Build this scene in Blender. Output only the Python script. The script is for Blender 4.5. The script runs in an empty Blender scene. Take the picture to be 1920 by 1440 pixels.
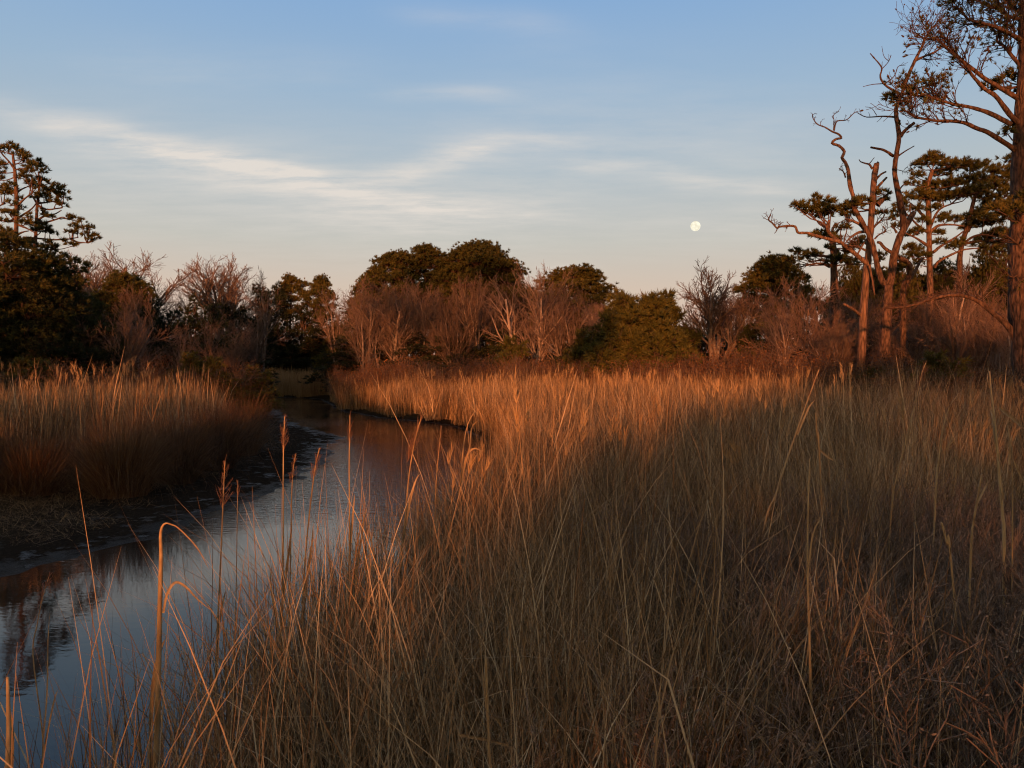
import bpy, math, random
import numpy as np
from mathutils import Vector

# ------------------------------------------------------------------ camera, sky, sun, exposure
SC = bpy.context.scene
COL = SC.collection
R = math.radians
F = 1443.0                      # focal length in photograph pixels (1920 wide)
CAM_Z = 2.5
PITCH = math.atan(30 / F)

cam_d = bpy.data.cameras.new('camera')
cam_d.sensor_width = 36.0
cam_d.lens = 36.0 * F / 1920.0
cam_d.clip_start = 0.05
cam_d.clip_end = 20000
cam = bpy.data.objects.new('camera', cam_d)
COL.objects.link(cam)
cam.location = (0, 0, CAM_Z)
cam.rotation_euler = (math.pi / 2 - PITCH, 0, 0)
SC.camera = cam

SUN_AZ = R(10)                  # the light travels forward and a little to the right
SUN_EL = R(4.0)
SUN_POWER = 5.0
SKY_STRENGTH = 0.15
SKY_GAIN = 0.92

world = bpy.data.worlds.new('World')
SC.world = world
world.use_nodes = True


def build_world():
    nt = world.node_tree
    N, L = nt.nodes, nt.links
    N.clear()

    def node(t, **kw):
        n = N.new(t)
        for k, v in kw.items():
            setattr(n, k, v)
        return n

    def math_(op, a, b=None, c=None):
        n = node('ShaderNodeMath', operation=op)
        for i, v in enumerate((a, b, c)):
            if v is None:
                continue
            if isinstance(v, (int, float)):
                n.inputs[i].default_value = v
            else:
                L.new(v, n.inputs[i])
        return n.outputs[0]

    out = node('ShaderNodeOutputWorld')
    bg = node('ShaderNodeBackground')
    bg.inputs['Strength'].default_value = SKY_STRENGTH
    L.new(bg.outputs[0], out.inputs[0])
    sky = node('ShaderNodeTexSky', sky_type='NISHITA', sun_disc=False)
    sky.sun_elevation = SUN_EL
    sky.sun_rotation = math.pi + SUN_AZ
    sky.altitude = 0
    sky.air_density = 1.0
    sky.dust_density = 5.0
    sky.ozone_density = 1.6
    tc = node('ShaderNodeTexCoord')
    sep = node('ShaderNodeSeparateXYZ')
    L.new(tc.outputs['Generated'], sep.inputs[0])
    dx, dy, dz = sep.outputs
    # dusk grade: the haze low over the horizon is cream, the upper air blue
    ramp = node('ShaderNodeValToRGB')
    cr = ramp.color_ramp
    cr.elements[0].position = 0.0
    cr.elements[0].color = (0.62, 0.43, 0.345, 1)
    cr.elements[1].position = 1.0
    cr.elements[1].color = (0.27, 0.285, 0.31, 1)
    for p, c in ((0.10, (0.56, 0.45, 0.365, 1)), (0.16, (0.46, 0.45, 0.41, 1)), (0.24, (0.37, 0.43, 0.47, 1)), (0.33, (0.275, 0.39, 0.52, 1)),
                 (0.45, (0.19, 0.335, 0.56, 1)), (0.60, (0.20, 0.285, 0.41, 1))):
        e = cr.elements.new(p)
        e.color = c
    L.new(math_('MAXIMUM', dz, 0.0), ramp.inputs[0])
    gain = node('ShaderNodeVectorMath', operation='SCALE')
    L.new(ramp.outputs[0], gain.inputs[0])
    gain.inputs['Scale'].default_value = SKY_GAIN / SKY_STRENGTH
    mix = node('ShaderNodeMix', data_type='RGBA')
    # ahead the sky is the even dusk grade; towards the setting sun the warm glow takes over
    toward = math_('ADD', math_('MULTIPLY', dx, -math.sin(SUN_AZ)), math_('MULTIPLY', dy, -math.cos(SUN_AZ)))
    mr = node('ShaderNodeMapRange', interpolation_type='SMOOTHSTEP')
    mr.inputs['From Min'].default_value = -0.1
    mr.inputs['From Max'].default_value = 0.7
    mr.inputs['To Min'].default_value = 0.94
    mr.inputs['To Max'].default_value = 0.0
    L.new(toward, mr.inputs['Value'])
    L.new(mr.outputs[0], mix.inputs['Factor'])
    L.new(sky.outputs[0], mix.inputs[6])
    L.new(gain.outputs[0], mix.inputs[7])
    # cirrus: streaks on a flat sheet high above, so they run together with distance
    zc = math_('ADD', math_('MAXIMUM', dz, 0.0), 0.06)
    px = math_('DIVIDE', dx, zc)
    py = math_('DIVIDE', dy, zc)

    def noise(scale, sx, sy, detail, rough, dist=0.0, off=0.0):
        m = node('ShaderNodeCombineXYZ')
        L.new(math_('MULTIPLY', px, sx), m.inputs[0])
        L.new(math_('MULTIPLY', py, sy), m.inputs[1])
        m.inputs[2].default_value = off
        n = node('ShaderNodeTexNoise')
        n.inputs['Scale'].default_value = scale
        n.inputs['Detail'].default_value = detail
        n.inputs['Roughness'].default_value = rough
        n.inputs['Distortion'].default_value = dist
        L.new(m.outputs[0], n.inputs['Vector'])
        return n.outputs['Fac']

    warp = math_('SUBTRACT', noise(1.3, 1.0, 1.0, 2, 0.55, 0.0, 3.1), 0.5)
    fine = noise(2.2, 0.9, 2.2, 5, 0.68, 0.0, 7.7)
    iy = math_('DIVIDE', 1.0, math_('MAXIMUM', dy, 0.05))
    ve = node('ShaderNodeCombineXYZ')
    L.new(math_('MULTIPLY', dx, iy), ve.inputs[0])
    L.new(math_('MULTIPLY_ADD', warp, 0.05, math_('MULTIPLY', dz, iy)), ve.inputs[1])
    ve.inputs[2].default_value = 1.0

    def dot(v):
        n = node('ShaderNodeVectorMath', operation='DOT_PRODUCT')
        L.new(ve.outputs[0], n.inputs[0])
        n.inputs[1].default_value = v
        return n.outputs['Value']

    # streaks of cirrus: each between two bearings of the sky, given as picture columns and rows
    bands = [
        (-60, 205, 480, 330, 0.020, 0.42), (300, 292, 900, 400, 0.020, 0.50), (230, 270, 640, 350, 0.010, 0.40),
        (680, 335, 940, 276, 0.012, 0.46), (830, 276, 1130, 272, 0.018, 0.22),
        (1050, 318, 1270, 318, 0.012, 0.22), (1240, 345, 1520, 362, 0.012, 0.30), (700, 185, 960, 182, 0.009, 0.18),
        (740, 35, 1080, 72, 0.018, 0.13), (560, 400, 1080, 400, 0.030, 0.30),
        (0, 310, 1000, 410, 0.075, 0.26), (850, 250, 1600, 310, 0.09, 0.18), (1100, 430, 1900, 440, 0.03, 0.16), (120, 120, 700, 150, 0.03, 0.10), (1120, 502, 1000, 494, 0.006, 0.25),
    ]
    tot = 0.0
    for x0, y0, x1, y1, wd, amp in bands:
        p0 = np.array([(x0 - 960) / F, (690 - y0) / F])
        p1 = np.array([(x1 - 960) / F, (690 - y1) / F])
        ll = np.linalg.norm(p1 - p0)
        u_ = (p1 - p0) / ll
        t = dot((2 * u_[0] / ll, 2 * u_[1] / ll, -2 * float(u_ @ p0) / ll - 1))
        s_ = dot((-u_[1] / wd, u_[0] / wd, float(u_[1] * p0[0] - u_[0] * p0[1]) / wd))
        t2 = math_('MULTIPLY', t, t)
        e = math_('MULTIPLY_ADD', t2, t2, math_('MULTIPLY', s_, s_))
        tot = math_('MULTIPLY_ADD', math_('POWER', 0.3679, e), amp, tot)
    tot = math_('MULTIPLY', tot, math_('GREATER_THAN', dy, 0.0))
    fm = math_('MULTIPLY', math_('MAXIMUM', math_('SUBTRACT', fine, 0.22), 0.0), 2.9)
    tot = math_('MULTIPLY', tot, fm)
    tot = math_('MINIMUM', tot, 0.85)
    tot = math_('MULTIPLY', tot, math_('MINIMUM', math_('MULTIPLY', math_('MAXIMUM', dz, 0.0), 9.0), 1.0))
    cl = node('ShaderNodeMix', data_type='RGBA')
    L.new(tot, cl.inputs['Factor'])
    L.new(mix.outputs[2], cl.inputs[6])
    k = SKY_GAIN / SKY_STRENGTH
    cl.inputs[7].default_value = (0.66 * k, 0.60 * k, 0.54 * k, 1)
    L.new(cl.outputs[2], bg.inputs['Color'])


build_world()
world.cycles.sampling_method = 'MANUAL'
world.cycles.sample_map_resolution = 512

sun_d = bpy.data.lights.new('sun', 'SUN')
sun_d.energy = SUN_POWER
sun_d.angle = R(0.8)
sun_d.color = (1.0, 0.34, 0.115)
sun = bpy.data.objects.new('sun', sun_d)
COL.objects.link(sun)
_to = Vector((-math.sin(SUN_AZ) * math.cos(SUN_EL), -math.cos(SUN_AZ) * math.cos(SUN_EL), math.sin(SUN_EL)))
sun.rotation_euler = _to.to_track_quat('Z', 'Y').to_euler()
sun.location = (-8, -40, 30)

SC.view_settings.view_transform = 'Standard'
SC.view_settings.look = 'None'
SC.view_settings.exposure = 0.42
SC.view_settings.gamma = 1.0
SC.view_settings.use_curve_mapping = False
SC.render.engine = 'CYCLES'
SC.cycles.max_bounces = 4
SC.cycles.diffuse_bounces = 2
SC.cycles.glossy_bounces = 2
SC.cycles.transmission_bounces = 3
SC.cycles.transparent_max_bounces = 8
SC.cycles.caustics_reflective = False
SC.cycles.caustics_refractive = False
SC.cycles.use_denoising = True
SC.cycles.denoiser = 'OPENIMAGEDENOISE'
SC.cycles.denoising_input_passes = 'RGB_ALBEDO_NORMAL'
SC.cycles.adaptive_min_samples = 16
SC.cycles.use_adaptive_sampling = True
SC.cycles.adaptive_threshold = 0.026
SC.cycles.pixel_filter_type = 'BLACKMAN_HARRIS'
SC.cycles.filter_width = 1.15
SC.cycles.sample_clamp_indirect = 4.0

rng = np.random.default_rng(11)


# ------------------------------------------------------------------ helpers
def P(px, py, D):
    """photograph pixel at forward distance D (metres) -> world point"""
    u, v = (px - 960) / F, -(py - 720) / F
    c, s = math.cos(PITCH), math.sin(PITCH)
    d = np.array([u, c + v * s, -s + v * c])
    return np.array([0, 0, CAM_Z]) + d * (D / d[1])


def PG(px, py, z=0.0):
    a = P(px, py, 1.0) - np.array([0, 0, CAM_Z])
    return np.array([0, 0, CAM_Z]) + a * ((z - CAM_Z) / a[2])


def nrm(v):
    return v / (np.linalg.norm(v, axis=-1, keepdims=True) + 1e-9)


def wob(x, y, seed, octs=4, f0=0.3):
    """smooth pseudo-noise, about -1..1"""
    g = np.random.default_rng(seed)
    o = np.zeros_like(x, dtype=float)
    a, f, t = 1.0, f0, 0.0
    for _ in range(octs):
        for _k in range(3):
            th, ph = g.uniform(0, 2 * np.pi), g.uniform(0, 2 * np.pi)
            ff = f * g.uniform(0.7, 1.4)
            o += a * np.sin((x * np.cos(th) + y * np.sin(th)) * ff * 2 * np.pi + ph)
        t += a * 1.7
        a *= 0.55
        f *= 2.1
    return o / t


def make_mesh(name, verts, faces, attr=None, mats=(), smooth=True, mat_idx=None):
    """faces: list of int arrays (n,3) or (n,4)"""
    me = bpy.data.meshes.new(name)
    verts = np.asarray(verts, dtype=np.float32)
    me.vertices.add(len(verts))
    me.vertices.foreach_set('co', verts.ravel())
    faces = [f for f in faces if len(f)]
    nl = sum(f.size for f in faces)
    npoly = sum(len(f) for f in faces)
    me.loops.add(nl)
    me.polygons.add(npoly)
    me.loops.foreach_set('vertex_index', np.concatenate([f.ravel() for f in faces]).astype(np.int32))
    tot = np.concatenate([np.full(len(f), f.shape[1]) for f in faces]).astype(np.int32)
    start = np.concatenate([[0], np.cumsum(tot)[:-1]]).astype(np.int32)
    me.polygons.foreach_set('loop_start', start)
    me.polygons.foreach_set('loop_total', tot)
    if smooth:
        me.polygons.foreach_set('use_smooth', np.ones(npoly, dtype=bool))
    if mat_idx is not None:
        me.polygons.foreach_set('material_index', np.asarray(mat_idx, dtype=np.int32))
    for m in mats:
        me.materials.append(m)
    if attr is not None:
        a = me.attributes.new('v', 'FLOAT', 'POINT')
        a.data.foreach_set('value', np.asarray(attr, dtype=np.float32))
    me.update()
    me.validate()
    return me


def link(name, me, parent=None, label=None, cat=None, group=None, kind=None, loc=None):
    o = bpy.data.objects.new(name, me)
    COL.objects.link(o)
    if parent is not None:
        o.parent = parent
    if loc is not None:
        o.location = loc
    if label:
        o['label'] = label
    if cat:
        o['category'] = cat
    if group:
        o['group'] = group
    if kind:
        o['kind'] = kind
    return o


class Wood:
    """collects branches; thin ones as three-sided prisms, thick ones as continuous tubes"""

    def __init__(self):
        self.seg = []
        self.poly = []
        self.tips = []

    def path(self, pts, rad, sides=8):
        self.poly.append((np.asarray(pts, float), np.asarray(rad, float), sides))

    def thin(self, pts, rad):
        for i in range(len(pts) - 1):
            self.seg.append((*pts[i], *pts[i + 1], rad[i], rad[i + 1]))

    def arrays(self, seed=0, rough=0.0):
        V, Q, T, A = [], [], [], []
        n = 0
        g = np.random.default_rng(seed)
        for pts, rad, sides in self.poly:
            k = len(pts)
            tan = np.gradient(pts, axis=0)
            tan = nrm(tan)
            ref = np.array([0.0, 1.0, 0.0]) if abs(tan[0][1]) < 0.8 else np.array([1.0, 0, 0])
            a = nrm(np.cross(tan, ref))
            b = np.cross(tan, a)
            an = np.arange(sides) * 2 * np.pi / sides
            rr = rad[:, None] * (1 + rough * g.normal(size=(k, sides)))
            ring = pts[:, None, :] + rr[..., None] * (np.cos(an)[None, :, None] * a[:, None, :] + np.sin(an)[None, :, None] * b[:, None, :])
            V.append(ring.reshape(-1, 3))
            V.append(pts[-1:] + tan[-1:] * rad[-1] * 0.6)
            A.append(np.append(np.repeat(rad, sides), rad[-1]))
            i = np.arange(k - 1)[:, None] * sides
            j = np.arange(sides)[None, :]
            jn = (j + 1) % sides
            q = np.stack([i + j, i + jn, i + sides + jn, i + sides + j], -1).reshape(-1, 4) + n
            Q.append(q)
            last = n + (k - 1) * sides
            T.append(np.stack([last + np.arange(sides), last + (np.arange(sides) + 1) % sides, np.full(sides, n + k * sides)], -1))
            n += k * sides + 1
        if self.seg:
            S = np.array(self.seg)
            p0, p1, r0, r1 = S[:, 0:3], S[:, 3:6], S[:, 6], S[:, 7]
            t = nrm(p1 - p0)
            ref = np.where(np.abs(t[:, 2:3]) < 0.9, np.array([[0, 0, 1.0]]), np.array([[1.0, 0, 0]]))
            a = nrm(np.cross(t, ref))
            b = np.cross(t, a)
            an = np.arange(3) * 2 * np.pi / 3
            off = np.cos(an)[None, :, None] * a[:, None, :] + np.sin(an)[None, :, None] * b[:, None, :]
            v0 = p0[:, None, :] + off * r0[:, None, None]
            v1 = p1[:, None, :] + off * r1[:, None, None]
            V.append(np.concatenate([v0, v1], 1).reshape(-1, 3))
            A.append(np.repeat(np.stack([r0, r1], 1), 3, axis=1).ravel())
            base = n + np.arange(len(S))[:, None] * 6
            j = np.arange(3)[None, :]
            jn = (j + 1) % 3
            Q.append(np.stack([base + j, base + jn, base + 3 + jn, base + 3 + j], -1).reshape(-1, 4))
        self.thick = np.clip(np.concatenate(A) / 0.05, 0, 1)
        return np.concatenate(V), [np.concatenate(Q)] + ([np.concatenate(T)] if T else [])

    def mesh(self, name, mat, seed=0, rough=0.0):
        v, f = self.arrays(seed, rough)
        return make_mesh(name, v, f, self.thick, [mat])


def smooth_path(pts, rad, per=4):
    """Catmull-Rom through traced points"""
    pts = np.asarray(pts, float)
    rad = np.asarray(rad, float)
    if len(pts) < 3:
        t = np.linspace(0, 1, per + 1)
        return pts[0] + (pts[-1] - pts[0]) * t[:, None], rad[0] + (rad[-1] - rad[0]) * t
    q = np.vstack([2 * pts[0] - pts[1], pts, 2 * pts[-1] - pts[-2]])
    out, ro = [], []
    for i in range(1, len(q) - 2):
        for t in np.arange(per) / per:
            a, b, c, d = q[i - 1], q[i], q[i + 1], q[i + 2]
            out.append(0.5 * (2 * b + (c - a) * t + (2 * a - 5 * b + 4 * c - d) * t * t + (3 * b - a - 3 * c + d) * t ** 3))
            ro.append(rad[i - 1] + (rad[i] - rad[i - 1]) * t)
    out.append(pts[-1])
    ro.append(rad[-1])
    return np.array(out), np.array(ro)


def rot_about(d, ang, az, g=None):
    ref = np.array([0, 0, 1.0]) if abs(d[2]) < 0.95 else np.array([1.0, 0, 0])
    a = np.cross(d, ref)
    a /= np.linalg.norm(a)
    b = np.cross(d, a)
    return d * math.cos(ang) + (a * math.cos(az) + b * math.sin(az)) * math.sin(ang)


def grow(W, g, p, d, length, r, lv, cfg):
    """recursive branching: cfg per level = (segments, wander, upward pull, children, angle lo, angle hi, length ratio, start)"""
    seg, wander, up, kids, a0, a1, ratio, start = cfg[lv]
    pts, rad = [p], [r]
    dd = d
    end = 0.35 if lv < len(cfg) - 1 else 0.5
    for i in range(seg):
        dd = dd + g.normal(size=3) * wander + np.array([0, 0, up])
        dd = dd / np.linalg.norm(dd)
        p = p + dd * (length / seg)
        pts.append(p)
        rad.append(max(r * (1 - (1 - end) * (i + 1) / seg), cfg_min))
    if r > 0.03:
        W.path(pts, rad, 7 if r > 0.07 else 5)
    else:
        W.thin(pts, rad)
    if lv == len(cfg) - 1:
        W.tips.append((pts[-1], dd))
        return
    nk = kids if isinstance(kids, int) else int(g.integers(kids[0], kids[1] + 1))
    az = g.uniform(0, 6.28)
    for k in range(nk):
        t = start + (1 - start) * (k + g.uniform(0.2, 0.9)) / nk
        t = min(t, 0.98)
        i = min(int(t * seg), seg - 1)
        f = t * seg - i
        q = pts[i] + (pts[i + 1] - pts[i]) * f
        rq = rad[i] + (rad[i + 1] - rad[i]) * f
        az += 2.4 + g.uniform(-0.5, 0.5)
        dq = nrm(pts[i + 1] - pts[i])
        dn = rot_about(dq, g.uniform(a0, a1), az)
        grow(W, g, q, dn, length * ratio * g.uniform(0.7, 1.2) * (1.1 - 0.45 * t), max(rq * g.uniform(0.5, 0.68), cfg_min), lv + 1, cfg)


cfg_min = 0.0045


# ------------------------------------------------------------------ materials
def mat(name, build):
    m = bpy.data.materials.new(name)
    m.use_nodes = True
    nt = m.node_tree
    for n in list(nt.nodes):
        nt.nodes.remove(n)
    out = nt.nodes.new('ShaderNodeOutputMaterial')
    build(nt, out)
    return m


def _n(nt, t, **kw):
    n = nt.nodes.new(t)
    for k, v in kw.items():
        setattr(n, k, v)
    return n


def ramp_node(nt, stops):
    n = nt.nodes.new('ShaderNodeValToRGB')
    cr = n.color_ramp
    cr.elements[0].position, cr.elements[0].color = stops[0][0], (*stops[0][1], 1)
    cr.elements[1].position, cr.elements[1].color = stops[-1][0], (*stops[-1][1], 1)
    for p, c in stops[1:-1]:
        e = cr.elements.new(p)
        e.color = (*c, 1)
    return n


def leafy(name, stops, translucent=0.25, rough=0.75, inst=0.5, patch=0.0):
    """blades, needles and leaves: colour from the blade's own value and the plant's random value"""
    def b(nt, out):
        L = nt.links
        at = _n(nt, 'ShaderNodeAttribute', attribute_name='v')
        oi = _n(nt, 'ShaderNodeObjectInfo')
        m1 = _n(nt, 'ShaderNodeMath', operation='MULTIPLY')
        L.new(oi.outputs['Random'], m1.inputs[0])
        m1.inputs[1].default_value = inst
        m2 = _n(nt, 'ShaderNodeMath', operation='MULTIPLY_ADD')
        L.new(at.outputs['Fac'], m2.inputs[0])
        m2.inputs[1].default_value = 1 - inst
        L.new(m1.outputs[0], m2.inputs[2])
        fac = m2.outputs[0]
        if patch:
            geo = _n(nt, 'ShaderNodeNewGeometry')
            no = _n(nt, 'ShaderNodeTexNoise')
            no.inputs['Scale'].default_value = 0.35
            no.inputs['Detail'].default_value = 3
            L.new(geo.outputs['Position'], no.inputs['Vector'])
            m3 = _n(nt, 'ShaderNodeMath', operation='SUBTRACT')
            L.new(no.outputs['Fac'], m3.inputs[0])
            m3.inputs[1].default_value = 0.5
            m4 = _n(nt, 'ShaderNodeMath', operation='MULTIPLY_ADD', use_clamp=True)
            L.new(m3.outputs[0], m4.inputs[0])
            m4.inputs[1].default_value = patch
            L.new(fac, m4.inputs[2])
            fac = m4.outputs[0]
        rp = ramp_node(nt, stops)
        L.new(fac, rp.inputs[0])
        bs = _n(nt, 'ShaderNodeBsdfPrincipled')
        bs.inputs['Roughness'].default_value = rough
        bs.inputs['Specular IOR Level'].default_value = 0.2
        L.new(rp.outputs[0], bs.inputs['Base Color'])
        tr = _n(nt, 'ShaderNodeBsdfTranslucent')
        L.new(rp.outputs[0], tr.inputs['Color'])
        mx = _n(nt, 'ShaderNodeMixShader')
        mx.inputs[0].default_value = translucent
        L.new(bs.outputs[0], mx.inputs[1])
        L.new(tr.outputs[0], mx.inputs[2])
        L.new(mx.outputs[0], out.inputs[0])
    return mat(name, b)


def bark(name, dark, light, scale=(9, 9, 2.2), bump=0.5, inst=0.3, twig=(0.135, 0.084, 0.060)):
    def b(nt, out):
        L = nt.links
        tc = _n(nt, 'ShaderNodeTexCoord')
        mp = _n(nt, 'ShaderNodeMapping')
        mp.inputs['Scale'].default_value = scale
        L.new(tc.outputs['Object'], mp.inputs[0])
        vo = _n(nt, 'ShaderNodeTexVoronoi', feature='DISTANCE_TO_EDGE')
        vo.inputs['Scale'].default_value = 1.0
        no = _n(nt, 'ShaderNodeTexNoise')
        no.inputs['Scale'].default_value = 2.3
        no.inputs['Detail'].default_value = 6
        L.new(mp.outputs[0], vo.inputs['Vector'])
        L.new(mp.outputs[0], no.inputs['Vector'])
        ad = _n(nt, 'ShaderNodeMath', operation='MULTIPLY_ADD')
        L.new(vo.outputs['Distance'], ad.inputs[0])
        ad.inputs[1].default_value = 1.1
        L.new(no.outputs['Fac'], ad.inputs[2])
        rp = ramp_node(nt, [(0.3, dark), (0.62, tuple((a + c) / 2 for a, c in zip(dark, light))), (0.95, light)])
        L.new(ad.outputs[0], rp.inputs[0])
        oi = _n(nt, 'ShaderNodeObjectInfo')
        hs = _n(nt, 'ShaderNodeHueSaturation')
        mv = _n(nt, 'ShaderNodeMath', operation='MULTIPLY_ADD')
        L.new(oi.outputs['Random'], mv.inputs[0])
        mv.inputs[1].default_value = inst * 2
        mv.inputs[2].default_value = 1 - inst
        L.new(mv.outputs[0], hs.inputs['Value'])
        th = _n(nt, 'ShaderNodeAttribute', attribute_name='v')     # how stout the branch is: twigs have young brown bark
        tm = _n(nt, 'ShaderNodeMix', data_type='RGBA')
        L.new(th.outputs['Fac'], tm.inputs['Factor'])
        tm.inputs[6].default_value = (*twig, 1)
        L.new(rp.outputs[0], tm.inputs[7])
        L.new(tm.outputs[2], hs.inputs['Color'])
        bs = _n(nt, 'ShaderNodeBsdfPrincipled')
        bs.inputs['Roughness'].default_value = 0.9
        bs.inputs['Specular IOR Level'].default_value = 0.15
        L.new(hs.outputs[0], bs.inputs['Base Color'])
        bp = _n(nt, 'ShaderNodeBump')
        bp.inputs['Strength'].default_value = bump
        bp.inputs['Distance'].default_value = 0.03
        L.new(ad.outputs[0], bp.inputs['Height'])
        L.new(bp.outputs[0], bs.inputs['Normal'])
        L.new(bs.outputs[0], out.inputs[0])
    return mat(name, b)


M_GRASS = leafy('dry_marsh_grass', [(0.0, (0.062, 0.034, 0.016)), (0.35, (0.21, 0.118, 0.051)), (0.7, (0.41, 0.255, 0.122)), (1.0, (0.68, 0.50, 0.29))], 0.25, 0.7, 0.2, 0.6)
M_RUSH = leafy('dark_rush', [(0.0, (0.035, 0.017, 0.009)), (0.4, (0.10, 0.048, 0.022)), (0.8, (0.19, 0.098, 0.042)), (1.0, (0.30, 0.18, 0.09))], 0.2, 0.7, 0.3, 0.3)
M_WEED = leafy('dead_weed', [(0.0, (0.115, 0.072, 0.050)), (0.45, (0.27, 0.178, 0.122)), (0.8, (0.41, 0.28, 0.19)), (1.0, (0.56, 0.41, 0.28))], 0.25, 0.8, 0.35, 0.4)
M_REED = leafy('reed_stalk', [(0.0, (0.18, 0.10, 0.045)), (0.5, (0.37, 0.23, 0.105)), (1.0, (0.54, 0.37, 0.19))], 0.12, 0.55, 0.3)
M_PLUME = leafy('reed_plume', [(0.0, (0.16, 0.075, 0.045)), (1.0, (0.30, 0.16, 0.10))], 0.3, 0.8, 0.3)
M_NEEDLE = leafy('pine_needles', [(0.0, (0.026, 0.030, 0.009)), (0.5, (0.072, 0.068, 0.016)), (1.0, (0.15, 0.105, 0.022))], 0.2, 0.6, 0.3)
M_CEDAR = leafy('evergreen_leaves', [(0.0, (0.030, 0.032, 0.009)), (0.5, (0.075, 0.070, 0.015)), (1.0, (0.15, 0.11, 0.022))], 0.2, 0.6, 0.35)
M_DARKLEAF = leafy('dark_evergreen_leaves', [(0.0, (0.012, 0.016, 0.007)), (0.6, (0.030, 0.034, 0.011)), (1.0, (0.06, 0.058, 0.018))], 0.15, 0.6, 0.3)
M_RUSSET = leafy('russet_leaves', [(0.0, (0.060, 0.024, 0.011)), (0.5, (0.13, 0.055, 0.022)), (1.0, (0.22, 0.105, 0.038))], 0.25, 0.8, 0.35)
M_PINEBARK = bark('pine_bark', (0.014, 0.009, 0.007), (0.165, 0.090, 0.058), (8, 8, 2.6), 1.0, 0.3, (0.07, 0.038, 0.027))
M_GREYBARK = bark('grey_bark', (0.09, 0.064, 0.050), (0.29, 0.213, 0.168), (5, 5, 1.5), 0.25, 0.45)
M_TWIG = bark('brown_twig', (0.045, 0.026, 0.018), (0.13, 0.075, 0.050), (5, 5, 1.5), 0.1)
M_DEADWOOD = bark('dead_wood', (0.025, 0.015, 0.011), (0.21, 0.118, 0.078), (8, 8, 1.4), 0.9, 0.1, (0.09, 0.05, 0.035))


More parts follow.
